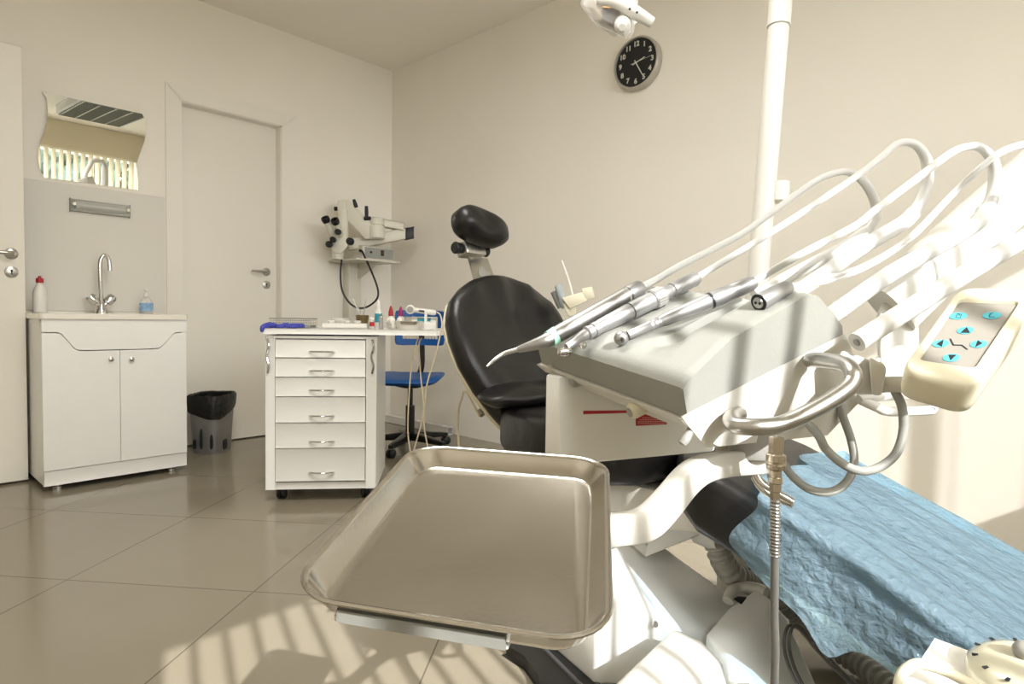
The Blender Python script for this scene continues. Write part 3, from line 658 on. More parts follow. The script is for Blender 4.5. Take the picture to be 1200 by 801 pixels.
# ================================================================== OPERATING LAMP ON ITS POLE
PD = 1.7
pa, pb_ = P(914.5, 0, PD), P(889, 310, PD); dirp = (pa-pb_).normalized()
foot = pb_-dirp*(pb_.z/dirp.z); kink = P(912.5, 31, PD)
t = thing('operating_lamp', 'white operating lamp on a tall white pole, its clear shield just under the ceiling', 'operating lamp', foot)
newobj('pole', lathe(B(), foot, kink-foot, [(0, .10), (.012, .10), (.02, .04), (.03, .0285), ((kink-foot).length-.004, .0275), ((kink-foot).length-.003, .025), ((kink-foot).length, .025)], 28), M['white'], t)
top = P(917, -120, PD)
newobj('upper_pole', tube(B(), [kink, P(914.5, 0, PD), P(918, -70, PD), top], .0305, 24, 4), M['white'], t)
LD = 1.75
def lp(x, y, dd=0): return P(x, y, LD+dd)
newobj('lamp_arm', tube(B(), [top, P(900, -140, PD), P(830, -130, PD), lp(770, -90), lp(743, -50), lp(740, -8)], .02, 16, 6), M['white'], t)
q = P(916, 225, PD-.0); newobj('side_bracket', cyl(B(), P(914, 214, PD-.005), P(913, 236, PD-.005), .026, 20), M['white'], t)
newobj('bracket_link', bar(B(), P(903, 226, PD), P(914, 226, PD-.005), .012, .016), M['white'], t)
# lamp head: dish, clear shield, yoke, bulb
hd = newobj('lamp_dish', loft(B(), [[lp(x, y, d) for x, y in pts] for pts, d in (([(683, -18), (715, -26), (740, 2), (745, 22), (722, 38), (700, 22)], .10), ([(680, -20), (718, -30), (746, 0), (748, 26), (720, 44), (692, 24)], .03))]), M['white'], t, bevel=.004)
fr_ = [(681, -12), (680, 6), (698, 30), (735, 47), (743, 40), (746, 12), (720, -22)]
newobj('clear_shield', loft(B(), [[lp(x, y, .02) for x, y in fr_], [lp(713+(x-713)*.9, 13+(y-13)*.9, -.04) for x, y in fr_], [lp(713+(x-713)*.5, 13+(y-13)*.5, -.06) for x, y in fr_]]), M['clear'], t, bevel=.003)
newobj('reflector', loft(B(), [[lp(713+(x-713)*.75, 11+(y-11)*.75, .015) for x, y in fr_], [lp(713+(x-713)*.3, 11+(y-11)*.3, .028) for x, y in fr_]]), M['chrome'], hd)
newobj('bulb', seglathe(B(), (lp(708, 5, -.0), lp(724, 14, -.0)), [(0, .0), (.1, .010), (.5, .014), (.9, .010), (1, 0)], 14), M['amber'], t)
newobj('bulb_holder', obox(B(), lp(716, 17, -.02), CR*.022, CU*.012, CF*.008), M['ink'], t, bevel=.003)
newobj('yoke', tube(B(), [lp(700, 0, -.075), lp(722, 3, -.08), lp(745, 15, -.08), lp(764, 26.5, -.07)], [.012, .015, .018, .014], 16, 4), M['white'], t)
newobj('yoke_stem', tube(B(), [lp(740, -14, -.0), lp(741, 2, -.05), lp(738, 10, -.075)], .016, 14, 4), M['white'], t)
newobj('handle_knob', lathe(B(), lp(730, 28, -.05), lp(728, 34, -.12)-lp(730, 28, -.05), [(0, .024), (.03, .022), (.036, .013), (.05, .013), (.056, .009), (.056, 0)], 20), M['white'], t)
for x, y in ((738, 10.5), (746.5, 14.5)): newobj('screw', sphere(B(), lp(x, y, -.0965), .003, seg=10), M['ink'], t)
# ================================================================== CEILING LIGHT (seen in the mirror) and an unseen one added as fill
lcm = mat('fixture housing', 'c9c9c6', .5); lvm = mat('fixture louvre', '8f9089', .3, .6)
for lc, lab_ in ((V((-2.25, -2.75, H)), 'added louvred ceiling fixture for fill light, out of view left of the dental chair'), (V((-.98, -3.89, H)), 'white louvred ceiling fixture seen in the wavy mirror')):
 t = thing('ceiling_light', lab_, 'ceiling light', lc)
 newobj('housing', box(B(), (lc.x-.31, lc.y-.53, H-.085), (lc.x+.31, lc.y+.53, H-.001)), lcm, t, bevel=.006)
 bm = B()
 for i in range(13): y = lc.y-.5+1.0*i/12; box(bm, (lc.x-.29, y-.003, H-.1), (lc.x+.29, y+.003, H-.084))
 for j in range(5): x = lc.x-.28+.56*j/4; box(bm, (x-.005, lc.y-.51, H-.1), (x+.005, lc.y+.51, H-.084))
 newobj('louvre', bm, lvm, t, smooth=0)
# ================================================================== DENTAL CHAIR
CX = -1.5
t = thing('dental_chair', 'black leatherette dental chair with a white base in front of the right wall', 'dental chair', (CX, -3.1, 0))
chair = t
U = V((0, .21, .46)).normalized(); bo = V((-1.442, -2.745, .465)); bn = V((0, -U.z, U.y)); bx = V((1, 0, 0)); BL = .515
hw = [(0, .10), (.06, .135), (.15, .17), (.3, .215), (.45, .243), (.6, .252), (.72, .245), (.83, .215), (.91, .165), (.96, .115), (.99, .055), (1, .02)]
def back_ring(off, grow, n=26):
    L_, R_ = [], []
    for k in range(n+1):
        tt = .5-.5*math.cos(PI*k/n); w = lerp(hw, tt)*grow; c = bo+U*(BL*(.5+(tt-.5)*grow))+bn*off
        L_.append(c-bx*w); R_.append(c+bx*w)
    return L_+R_[::-1]
newobj('back_shell', loft(B(), [back_ring(-.038, .9), back_ring(-.022, .985), back_ring(-.008, 1.008), back_ring(-.004, 1.0)]), M['cream'], t, smooth=60)
# padded back with soft vertical creases
bm = B(); n, mx = 30, 20; front = {}; rings = []
cen = bo+U*BL*.5
for k in range(9):
    q = k/8; gr = [1.0, 1.02, 1.03, 1.02, .97, .88, .7, .45, .2][k]; of = [-.006, .006, .022, .04, .052, .058, .057, .054, .052][k]
    rings.append(back_ring(of, gr, 30))
loft(bm, rings)
for v in bm.verts:
    rel = v.co-bo; x = rel.dot(bx); y = rel.dot(U); d = rel.dot(bn)
    if d > .045:
        a = .0055*math.sin(x*48+y*6+1.2*math.sin(y*7))*sst(0, .1, .25-abs(x))+.006*noise.noise(V((x*9, y*4, 1)))
        v.co += bn*a
newobj('backrest', bm, M['leather'], t, smooth=180)
bp_ = newobj('seat_cushion_roll', B(), M['leather'], t) if 0 else None
# headrest and its bracket
hc = V((-1.463, -2.49, 1.105)); hu = V((0, .30, .95)).normalized(); hn = V((0, -hu.z, hu.y))
hx = (bx*math.cos(math.radians(12))-hu*math.sin(math.radians(12))); hu2 = (hu*math.cos(math.radians(12))+bx*math.sin(math.radians(12)))
bm = B(); hrings = []
for of, s_ in ((-.035, .55), (-.03, .82), (-.015, .97), (.01, 1.0), (.03, .96), (.043, .82), (.05, .6), (.051, .3)):
    hrings.append([hc+hx*x*s_+hu2*y*s_+hn*(of+.012*(abs(x)/.105)**2*(of > 0)) for x, y in [(abs(math.cos(a))**.75*math.copysign(.105, math.cos(a)), abs(math.sin(a))**.8*math.copysign(.058+.007*math.sin(a), math.sin(a))) for a in [2*PI*k/36 for k in range(36)]]])
newobj('headrest', loft(bm, hrings), M['leather'], t, smooth=180)
topb = bo+U*BL-bn*.02
hr = newobj('headrest_bracket', B() if 0 else prism(B(), [topb+bx*x+U*y for x, y in ((-.05, -.12), (.05, -.12), (.05, -.02), (.042, .10), (-.042, .10), (-.05, -.02))], bn*-.006), M['satin'], t, bevel=.002)
newobj('bracket_slot', prism(B(), [topb+bx*(.024*math.cos(a))+U*(.035+.03*math.sin(a) if math.sin(a) > 0 else .0) +bn*.0005 for a in [0, PI/5, 2*PI/5, 3*PI/5, 4*PI/5, PI]], bn*.0012), M['wall'] if 0 else M['midgray'], hr)
newobj('headrest_clamp', hull(B(), [hc-hn*.045+bx*x-hu*y+hn*z for x in (-.045, .045) for y in (.03, .075) for z in (-.03, .02)]), M['satin'], t, bevel=.006)
for s_ in (-1, 1): newobj('clamp_knob', lathe(B(), hc-hn*.05-hu*.05+bx*(.045*s_), bx*s_, [(0, .017), (.025, .02), (.03, .016), (.03, 0)], 16), M['black'], t)
# seat and leg rest: one sloping slab, parted at the knee
ztop = [(-4.15, .235), (-3.95, .305), (-3.78, .385), (-3.62, .455), (-3.46, .517), (-3.3, .562), (-3.1, .585), (-2.85, .575), (-2.72, .56)]
zh = lambda y: lerp(ztop, y)
def slab(y0, y1, n, hwid, th, edge=.018):
    rings = []
    for k in range(n+1):
        y = y0+(y1-y0)*k/n; w = hwid(y); z = zh(y); f = min(1, .55+.45*math.sqrt(min(1, min(k, n-k)/2.0)))
        hh_ = th/2; sec = rrect(2*w*f, th*f, min(.03, th*f*.45), 4)
        rings.append([(CX+x, y, z-hh_+zz+.006*math.cos(x/w*1.4)) for x, zz in sec])
    return loft(B(), rings)
wid = lambda y: .25 if y < -3.05 else .25-.10*sst(-3.05, -2.72, y)
newobj('seat', slab(-3.30, -2.72, 12, wid, .125), M['leather'], t, smooth=60)
newobj('leg_rest', slab(-4.12, -3.31, 16, lambda y: .25, .135), M['leather'], t, smooth=60)
bm = B(); lc_ = V((-1.56, -2.80, .53))
sphere(bm, V((-1.53, -2.80, .602)), 1, (.215, .10, .036), 30)
for v in bm.verts: v.co += V((0, 0, 1))*.008*noise.noise(v.co*14)+V((noise.noise(v.co*9), noise.noise(v.co*9+V((3, 0, 0))), 0))*.012
newobj('lumbar_cushion', bm, M['leather'], t, smooth=180)
# frame and lifting gear under the seat
newobj('seat_frame', hull(B(), [(CX+x, y, z) for x in (-.17, .17) for y, z in ((-3.55, .40), (-3.5, .43), (-2.85, .47), (-2.85, .42), (-3.1, .33))]), M['unit'], t, bevel=.008)
D = 1.42
def dp(x, y, dd=0): return P(x, y, D+dd)
newobj('lift_housing', hull(B(), [dp(x, y, d) for x, y in ((700, 600), (756, 652), (827, 624), (826, 607), (803, 590), (757, 560), (715, 552)) for d in (-.0, .16)]), M['unit'], t, bevel=.006)
newobj('side_plate', prism(B(), [dp(x, y, -.004) for x, y in ((757.5, 651), (761, 630), (803, 596), (825, 609), (826, 622))], CF*.003), M['lam'], t, bevel=.001)
newobj('tilt_panel', prism(B(), [dp(x, y, -.006) for x, y in ((730, 563), (742, 562), (772, 590), (757, 596))], CF*.004), M['midgray'], t)
newobj('hose_stub', lathe(B(), dp(818, 620, .04), dp(842, 628, .0)-dp(818, 620, .04), [(0, .032), (.04, .034), (.06, .03), (.06, 0)], 20), M['white'], t)
for x, y in ((757.5, 637), (826, 608)): newobj('screw', lathe(B(), dp(x, y, -.004), -CF, [(0, .004), (.003, .003), (.003, 0)], 10), M['satin'], t)
# base covers
def gz(x, y, d): p = P(x, y, d); return p
def down(p, z=.0): return V((p.x, p.y, z))
ridge = [(700, 606, 1.46), (780, 640, 1.52), (872, 707, 1.50), (826, 742, 1.36), (790, 735, 1.33), (700, 688, 1.32)]
pts = [P(*q) for q in ridge]; pts += [down(p, .03) for p in pts]+[down(P(640, 690, 1.5), .03), P(655, 620, 1.55)]
newobj('base_cover', hull(B(), pts), M['lam'], t, bevel=.012, bseg=3)
q = P(768.5, 731.5, 1.285); newobj('cover_screw', lathe(B(), onp(768, 731, P(768, 731, 1.315), CF), -CF, [(0, .007), (.004, .006), (.004, 0)], 14), M['satin'], t)
blk = [(826, 742, 1.345), (852, 712, 1.40), (890, 686, 1.42), (924, 722, 1.33), (958, 801, 1.22), (975, 860, 1.15), (862, 815, 1.17), (850, 772, 1.24)]
pts = [P(*q) for q in blk]; pts += [down(p, .0) for p in pts]
newobj('hose_cover', hull(B(), pts), M['lam'], t, bevel=.012, bseg=3)
mth = [P(853, 704, 1.40), P(858, 692, 1.42), P(868, 687.5, 1.43), P(886, 689, 1.42), P(872, 707, 1.38)]
newobj('hose_opening', tube(B(), [mth[0], mth[1], mth[2], mth[3], P(898, 694, 1.40)], .013, 10, 5), M['unit'], t)
newobj('opening_painted_shade', prism(B(), [P(860, 702, 1.392), P(866, 699, 1.40), P(875, 700, 1.40), P(869, 708, 1.385)], CF*.004), M['ink'], t)  # flat dark patch painted in for the shade inside the opening
fb_ = [(789, 734, 1.26), (825, 751, 1.20), (848, 772, 1.16), (858, 830, 1.08), (715, 840, 1.02), (720, 801, 1.10)]
pts = [P(*q) for q in fb_]+[P(800, 745, 1.30), P(700, 830, 1.18)]; pts += [down(p, .0) for p in pts]
newobj('pump_cover', hull(B(), pts), M['unit'], t, bevel=.016, bseg=3)
# ribbed foot plate
ft = .034
def fq(x, y, z=ft): return onz(x, y, z)
poly = [fq(592, 752), fq(640, 733), fq(700, 728), fq(742, 776), fq(716, 806), fq(690, 850), fq(640, 830), fq(633, 790), fq(617, 768)]
fpart = newobj('foot_plate', prism(B(), [V((p.x, p.y, .002)) for p in poly], (0, 0, ft-.002)), M['rubber'], t, bevel=.006)
bm = B()
for k in range(9):
    a, b = fq(628+12.5*k*.95, 750-1.7*k), fq(700+14*k, 822-9*k)
    p0_, p1_ = a, a+(b-a)*(.9 if k < 6 else .6)
    tube(bm, [p0_, (p0_+p1_)/2, p1_], .005, 8, 1)
newobj('grip_ribs', bm, mat('rubber ribs with painted highlight', '4a4a4c', .16, coat=.5), fpart)  # grey lighter than the plate stands in for highlights on the ribs
# cream lead on the back of the chair
lead = [bo+U*.09-bx*.19-bn*.03, P(546, 459, 1.86), P(541, 467, 1.9), P(537.5, 480, 1.95), P(537, 500, 2.0), P(537.5, 520, 2.0), P(540, 560, 2.0), P(548, 600, 2.0), down(P(560, 640, 2.0), .004)]
newobj('lead', tube(B(), lead, .0035, 8, 5), M['chose'], t)
newobj('lead_clip', lathe(B(), lead[0]+bx*.012, lead[1]-lead[0], [(0, .008), (.02, .008), (.022, .004), (.022, 0)], 12), M['satin'], t)
# ------------------------------------------------ thin blue protective film over the leg rest
def film_material():
    m = bpy.data.materials.new('blue film'); m.use_nodes = True; nt = m.node_tree; nt.nodes.clear(); N_ = nt.nodes.new; L_ = nt.links.new
    o = N_('ShaderNodeOutputMaterial'); p = N_('ShaderNodeBsdfPrincipled'); tr = N_('ShaderNodeBsdfTransparent'); tl = N_('ShaderNodeBsdfTranslucent')
    m1 = N_('ShaderNodeMixShader'); m2 = N_('ShaderNodeMixShader')
    p.inputs['Base Color'].default_value = lin('b4d6ea'); p.inputs['Roughness'].default_value = .12; p.inputs['Specular IOR Level'].default_value = 1
    tl.inputs['Color'].default_value = lin('c6e0ef'); tr.inputs['Color'].default_value = lin('a8d2e6')
    tc = N_('ShaderNodeTexCoord'); n = N_('ShaderNodeTexNoise'); n.inputs['Scale'].default_value = 60; n.inputs['Detail'].default_value = 8; n.inputs['Distortion'].default_value = .3
    mp = N_('ShaderNodeMapping'); mp.inputs['Scale'].default_value = (1, 1.0, 1); mp.inputs['Rotation'].default_value = (0, 0, .5)
    n2 = N_('ShaderNodeTexVoronoi'); n2.feature = 'DISTANCE_TO_EDGE'; n2.inputs['Scale'].default_value = 38
    ad = N_('ShaderNodeMath'); ad.operation = 'MULTIPLY_ADD'; ad.inputs[1].default_value = .35
    bp = N_('ShaderNodeBump'); bp.inputs['Strength'].default_value = 1; bp.inputs['Distance'].default_value = .009
    L_(tc.outputs['Object'], mp.inputs['Vector']); L_(mp.outputs[0], n.inputs['Vector']); L_(mp.outputs[0], n2.inputs['Vector'])
    L_(n2.outputs['Distance'], ad.inputs[0]); L_(n.outputs['Fac'], ad.inputs[2]); L_(ad.outputs[0], bp.inputs['Height'])
    L_(bp.outputs[0], p.inputs['Normal']); L_(bp.outputs[0], tl.inputs['Normal'])
    m1.inputs[0].default_value = .25; L_(p.outputs[0], m1.inputs[1]); L_(tl.outputs[0], m1.inputs[2])
    m2.inputs[0].default_value = .36; L_(tr.outputs[0], m2.inputs[1]); L_(m1.outputs[0], m2.inputs[2]); L_(m2.outputs[0], o.inputs[0])
    return m
bm = B(); nu, nv = 60, 64; gv = {}
for i in range(nu+1):
    y = -3.515-.66*i/nu
    zt_ = zh(y)+.012
    for j in range(nv+1):
        s = -.47+.94*j/nv          # arc length across, 0 = chair axis
        w = .262; drop = .20+.07*math.sin(i*.11+1)
        yy = y - .05*max(0, abs(s)-w) + (.03*math.sin(j*.35)*math.exp(-i/4))
        ruck = .017*noise.noise(V((s*7, y*2.2, 0)))+.010*noise.noise(V((s*22, y*5, 3)))+.005*abs(noise.noise(V((s*12+y*9, y*3, 7))))
        if abs(s) < w: x, z = s, zt_+.003+abs(ruck)*1.1
        else:
            q = (abs(s)-w); x = math.copysign(w+.010+.03*q+ruck*1.2+.012*math.sin(y*26+1)*min(1, q*6), s); z = zt_-q*(.66+.04*math.sin(i*.13))+.004
            if s > 0: z = zt_-q*.9
            else: z -= .2*q*math.exp(-((y+3.655)/.028)**2)
        z = max(z, .02)
        gv[i, j] = bm.verts.new((CX+x, yy, z))
for i in range(nu):
    for j in range(nv): bm.faces.new((gv[i, j], gv[i+1, j], gv[i+1, j+1], gv[i, j+1]))
tag(newobj('protective_film', bm, film_material(), smooth=180), 'crinkled translucent blue plastic film draped over the leg rest of the dental chair', 'protective film')
# ================================================================== SUCTION HOLDER behind the backrest
D = 2.05
hb0 = dp(676, 350); 
t = thing('suction_holder', 'cream suction tip holder with a grey tip standing behind the backrest', 'suction holder', V((hb0.x+.05, hb0.y, 0)))
newobj('post', tube(B(), [V((hb0.x+.05, hb0.y, 0)), V((hb0.x+.05, hb0.y, .5)), dp(680, 372)], .018, 14, 1), M['white'], t)
newobj('holder_block', hull(B(), [dp(x, y, d) for x, y in ((658, 349), (682, 342), (690, 352), (668, 362)) for d in (-.03, .03)]), M['cream'], t, bevel=.004)
newobj('holder_block', hull(B(), [dp(x, y, d) for x, y in ((681, 338), (694, 335.5), (697.5, 349), (685, 352)) for d in (-.03, .03)]), M['cream'], t, bevel=.004)
newobj('holder_neck', hull(B(), [dp(x, y, d) for x, y in ((660, 355), (676, 352), (674, 372), (665, 370)) for d in (-.02, .02)]), M['cream'], t, bevel=.003)
tag(newobj('suction_tip', seglathe(B(), (dp(663.5, 360), dp(653.5, 333.5)), [(0, .016), (.35, .016), (.4, .013), (.95, .0125), (1, .009)], 16), mat('grey suction tip', '9aa3a4', .4), smooth=40), 'grey round suction tip standing in the left slot of the cream holder', 'suction tip')
tag(newobj('suction_tip', seglathe(B(), (dp(658, 360, .03), dp(649.5, 341, .03)), [(0, .014), (1, .014)], 16), M['midgray']), 'darker short suction tip behind the grey one in the cream holder', 'suction tip')
tag(newobj('saliva_straw', tube(B(), [dp(673, 352), dp(666, 327), dp(658, 305)], .0035, 8, 4), M['white']), 'thin white straw rising from the cream suction holder', 'straw')
# ================================================================== CORRUGATED SUCTION HOSE, CUP, THINGS ON THE FLOOR
hp_ = [dp(840, 628, -.62), P(845, 653, 1.43), P(857, 671, 1.45), P(877, 682, 1.49), P(900, 693, 1.53), P(925, 712, 1.55), P(965, 748, 1.5), P(1010, 780, 1.42), P(1060, 822, 1.3), P(1120, 870, 1.2)]
hp_[0] = P(838, 630, 1.43)
path = smoothpath(hp_, 22); path = [p if p.z > .034 else V((p.x, p.y, .034)) for p in path]
pl = [path[0]]                       # even steps
acc = 0
for a, b in zip(path, path[1:]):
    acc += (b-a).length
    if acc >= .0036: pl.append(b); acc = 0
rad = [.0285 if k % 4 < 2 else .0225 for k in range(len(pl))]
tag(newobj('suction_hose', tube(B(), pl, rad, 18, 1), M['ribhose'], smooth=35), 'thick grey corrugated hose running from under the chair along the floor', 'hose')
cpp = onz(862, 690, 0); cpp = P(868, 672, 1.62); cpp.z = 0
t = thing('wash_bottle', 'white plastic container with a green base on the floor behind the corrugated hose', 'container', cpp)
newobj('body', lathe(B(), cpp, UP, [(0, .052), (.04, .052), (.05, .056), (.22, .062), (.25, .055), (.25, .05), (.06, .045), (.06, 0)], 28), M['white'], t)
newobj('base_band', lathe(B(), cpp+UP*.012, UP, [(0, .0535), (.05, .0555)], 28), M['green'], t)
newobj('print', prism(B(), [cpp+fwd*.0605+rt*x+UP*z for x, z in ((-.004, .16), (.004, .16), (.004, .21), (-.004, .21))], fwd*.001), M['ink'], t)
# thin grey twin cable looping over the hose
for k, (dx, lab) in enumerate(((0, 'thin grey cable looping over the corrugated hose, left one of the pair'), (6, 'thin grey cable looping over the corrugated hose, right one of the pair'))):
    cpts = [P(1012+dx, 815, 1.16), P(985+dx, 790, 1.22), P(958+dx, 762, 1.27), P(938+dx, 738, 1.30), P(926+dx, 732, 1.30), P(920+dx, 742, 1.28), P(919+dx, 760, 1.22), P(925+dx, 782, 1.18), P(936+dx, 805, 1.14), P(955+dx, 850, 1.05)]
    tag(newobj('grey_cable', tube(B(), cpts, .0034, 8, 6), M['ghose']), lab, 'cable', 'thin grey cables near the pedestal')
# foot control at the lower right
D = 1.0
t = thing('equipment_stand', 'white stand with a flat plate and a domed cream dial at the lower right corner', 'stand', down(P(1160, 790, .80)))
pa_ = [P(1097, 749, .86), P(1210, 790, .85), P(1195, 850, .72), P(1060, 806, .75)]
bm = B(); prism(bm, pa_, UP*-.012)
for q in pa_: pass
newobj('plate', bm, M['white'], t, bevel=.002)
pz = min(p.z for p in pa_)-.012
cm_ = (pa_[0]+pa_[1]+pa_[2]+pa_[3])/4
newobj('pedestal', loft(B(), [[down(cm_+(p-cm_)*.8, 0) for p in pa_], [V((cm_.x, cm_.y, 0))+V(((p-cm_).x, (p-cm_).y, 0))*.8+UP*(p.z-.014) for p in pa_]]), M['white'], t)
dc = P(1202, 792, .77); dn = V((-.12, .05, 1)).normalized()
newobj('dial_dome', lathe(B(), dc-dn*.05, dn, [(0, .060), (.05, .062), (.058, .060), (.068, .051), (.074, .035), (.077, .016), (.077, 0)], 40), mat('smoky dial dome', 'cfcbb4', .12, coat=.6), t)
newobj('dial_knob', sphere(B(), dc+dn*.034, .013, (1, 1, .9)), M['midgray'], t)
bm = B()
for k in range(12):
    a = 2*PI*k/12; x_ = dn.orthogonal().normalized(); y_ = dn.cross(x_); q = dc+(x_*math.cos(a)+y_*math.sin(a))*.050+dn*.0185
    obox(bm, q, (x_*math.cos(a)+y_*math.sin(a))*.004, (-x_*math.sin(a)+y_*math.cos(a))*.002, dn*.0008)
newobj('dial_marks', bm, M['ink'], t)
newobj('hose', tube(B(), [P(1150, 808, .72), P(1110, 787, .745), P(1082, 778, .75), P(1068, 780, .75), P(1056, 793, .745), P(1050, 830, .71)], .0065, 12, 6), M['cream'], t)
# ================================================================== DELIVERY UNIT (instrument head, console, arms)
HA = V((-.326, -.938, -.119)).normalized(); HB = V((.879, -.347, .329)); HB = (HB-HA*HB.dot(HA)).normalized(); HN = HA.cross(HB)
HP = P(806, 490, .56)
def hl(a, b, n): return HP-HA*a+HB*b+HN*n          # a away from the camera, b towards the hoses, n up
def hpx(x, y, n): return onp(x, y, HP+HN*n, HN)
def hax(x, y, a): return onp(x, y, HP-HA*a, HA)
def loc(p): v = p-HP; return -v.dot(HA), v.dot(HB), v.dot(HN)
post = P(880, 522, .63)
t = thing('delivery_unit', 'white dental delivery unit with a grey instrument head, steel handle and keypad in the foreground', 'delivery unit', down(post))
unit = t
AL = .262
prof = [(0, .030), (.006, .036), (.065, .056), (.172, .065), (.187, .0575), (.218, .016), (.22, .0)]
bs = [0, .003, .006, .02, .035, .05, .065, .08, .095, .11, .125, .14, .155, .165, .172, .18, .187, .196, .205, .212, .218]
as_ = [AL*k/44 for k in range(45)]
bm = B(); gt = {}; gb = {}
def topn(a, b):
    n = lerp(prof, b); inner = sst(.045, .058, a)*sst(.03, .075, b)*(1-.0*b)
    n -= inner*.014
    for c, w in ((.075, .013), (.138, .013), (.198, .014)):
        n -= .007*max(0, 1-((a-c)/w)**2)*sst(.02, .06, b)
    n += .004*sst(.02, .0, a)*0
    n -= .0015*sst(.004, .0, a)
    n -= .004*sst(AL-.01, AL, a)
    return max(n, .001)
for i, a in enumerate(as_):
    for j, b in enumerate(bs):
        gt[i, j] = bm.verts.new(hl(a, b, topn(a, b))); gb[i, j] = bm.verts.new(hl(a, b, 0)) if i in (0, 44) or j in (0, len(bs)-1) else None
for i in range(44):
    for j in range(len(bs)-1): bm.faces.new((gt[i, j], gt[i+1, j], gt[i+1, j+1], gt[i, j+1]))
per = [(i, 0) for i in range(44)]+[(44, j) for j in range(len(bs)-1)]+[(i, len(bs)-1) for i in range(44, 0, -1)]+[(0, j) for j in range(len(bs)-1, 0, -1)]
for k in range(len(per)):
    p, q = per[k], per[(k+1) % len(per)]; bm.faces.new((gt[p], gt[q], gb[q], gb[p]))
bm.faces.new([gb[p] for p in per])
cov = newobj('head_cover', bm, M['gray'], t, smooth=32)
# white body below the grey cover
nb = [loc(hax(x, y, 0)) for x, y in ((800, 491), (830, 516), (968, 503), (1008, 462), (998, 425), (985, 398))]
sec = [(.002, 0), (nb[1][1], nb[1][2]), (nb[2][1], nb[2][2]), (nb[3][1], nb[3][2]), (nb[4][1], nb[4][2]), (.216, 0)]
newobj('head_body', prism(B(), [hl(-.001, b, n-.0004) for b, n in sec], -HA*(AL*.9)), M['unit'], t, bevel=.006, bseg=3)
newobj('front_lip', prism(B(), [hl(.0, -.004, -.0005), hl(.0, .012, -.0005), hl(.0, .016, -.02), hl(.0, .004, -.012)], -HA*AL), M['unit'], t, bevel=.002)
# console box with its warning label
D = .74
ah = V((HA.x, HA.y, 0)).normalized(); bh = V((HB.x, HB.y, 0)).normalized()
q0 = P(655, 545, D)
def cb(x, y): return onp(x, y, q0, ah)
cz0, cz1 = q0.z, hl(.2, .0, -.008).z
face = [cb(655, 545), cb(840, 528), cb(850, 440), cb(655, 447)]
face = [cb(656, 546), cb(838, 529), cb(850, 455), cb(700, 446), cb(655, 441)]
fl, fr_, ftr, ftl = face[0], face[1], face[2], face[4]
def behind(p, x, k): q = onp(x, 480, p-ah*k, ah); return V((q.x, q.y, p.z))
bl, btl = behind(fl, 639, .035), behind(ftl, 639, .035)
con = newobj('console', hull(B(), [fl, fr_, ftr, ftl, face[3], bl, btl, bl-ah*.05+bh*.05, btl-ah*.05+bh*.05, fr_-ah*.13, ftr-ah*.13]), M['lam'], t, bevel=.004, bseg=2)
d_ = .0006
red1 = newobj('red_stripe', prism(B(), [cb(683.5, 481)+ah*d_, cb(737, 480.5)+ah*d_, cb(737, 483.5)+ah*d_, cb(683.5, 485)+ah*d_], -ah*.001), M['red'], con, smooth=0)
lab = newobj('warning_label', prism(B(), [cb(745, 490)+ah*d_, cb(757, 482.5)+ah*d_, cb(781, 491.5)+ah*d_, cb(781, 497)+ah*d_, cb(745, 498.5)+ah*d_], -ah*.001), M['red'], con, smooth=0)
bm = B()
for y, x0, x1 in ((488.8, 752, 768), (491, 749, 775), (493.2, 747, 779), (495.4, 747, 779)):
    x = x0
    while x < x1:
        l = random.uniform(1.2, 2.6); prism(bm, [cb(xx, yy)+ah*.0012 for xx, yy in ((x, y), (min(x+l, x1), y), (min(x+l, x1), y+.9), (x, y+.9))], -ah*.0004); x += l+.8
newobj('label_print', bm, mat('pale red print', 'd9a19c', .5), lab, smooth=0)
# knobs under the front edge
def kn(nm, p, q, r, m, prof=((0, .8), (.15, 1), (.8, 1), (.9, .9), (1, .75))):
    return newobj(nm, seglathe(B(), (p, q), [(f, r*k) for f, k in prof]+[(1, 0)], 20), m, t)
k1 = kn('holder_socket', P(688, 441, .74), P(669, 446, .735), .009, M['midgray']); 
k2 = kn('control_knob', P(757, 473, .64), P(738, 483, .635), .0088, M['cream']); newobj('knob_face', lathe(B(), P(737.9, 483, .6349), P(738, 483, .635)-P(757, 473, .64), [(0, .005), (.001, .005), (.001, 0)], 14), M['midgray'], k2)
newobj('knob_shaft', seglathe(B(), (P(766, 468, .64), P(754, 474, .64)), [(0, .007), (1, .007)], 16), M['satin'], k2)
newobj('toggle_lever', tube(B(), [P(812, 498, .57), P(808, 506, .568), P(803, 515, .566), P(799, 520, .565)], [.0035, .0038, .0048, .004], 10, 4), M['midgray'], t)
# steel handle
def ha(x, y, a): return hax(x, y, a)
hpts = [P(866, 485, .585), P(857, 490, .565), P(862, 498, .545), P(885, 500, .535), P(915, 497, .535), P(950, 482, .535), P(985, 461, .54), P(998, 448, .545), P(999, 436, .55), P(990, 427, .565), P(972, 423, .585), P(958, 421.5, .60), P(950, 422, .615)]
newobj('steel_handle', tube(B(), hpts, .0076, 16, 6), M['satin'], t)
# pivot post, tray arm, tray support
newobj('pivot_post', lathe(B(), P(880, 534, .63), UP, [(0, .021), (.003, .0225), (.03, .0225), (.032, .018), (.055, .018)], 28), M['midgray'], t)
newobj('pivot_knob', lathe(B(), P(862, 518, .655), P(846, 517, .655)-P(862, 518, .655), [(0, .008), (.004, .012), (.018, .012), (.02, .008), (.02, 0)], 16), M['satin'], t)
TS = .345; TW, TLn = TS*.54060, TS*.73758
TO = V((-2.7125, -3.6355, .6625)); tw = V((.448, -.894, .003)); tl = V((.814, .565, .132))
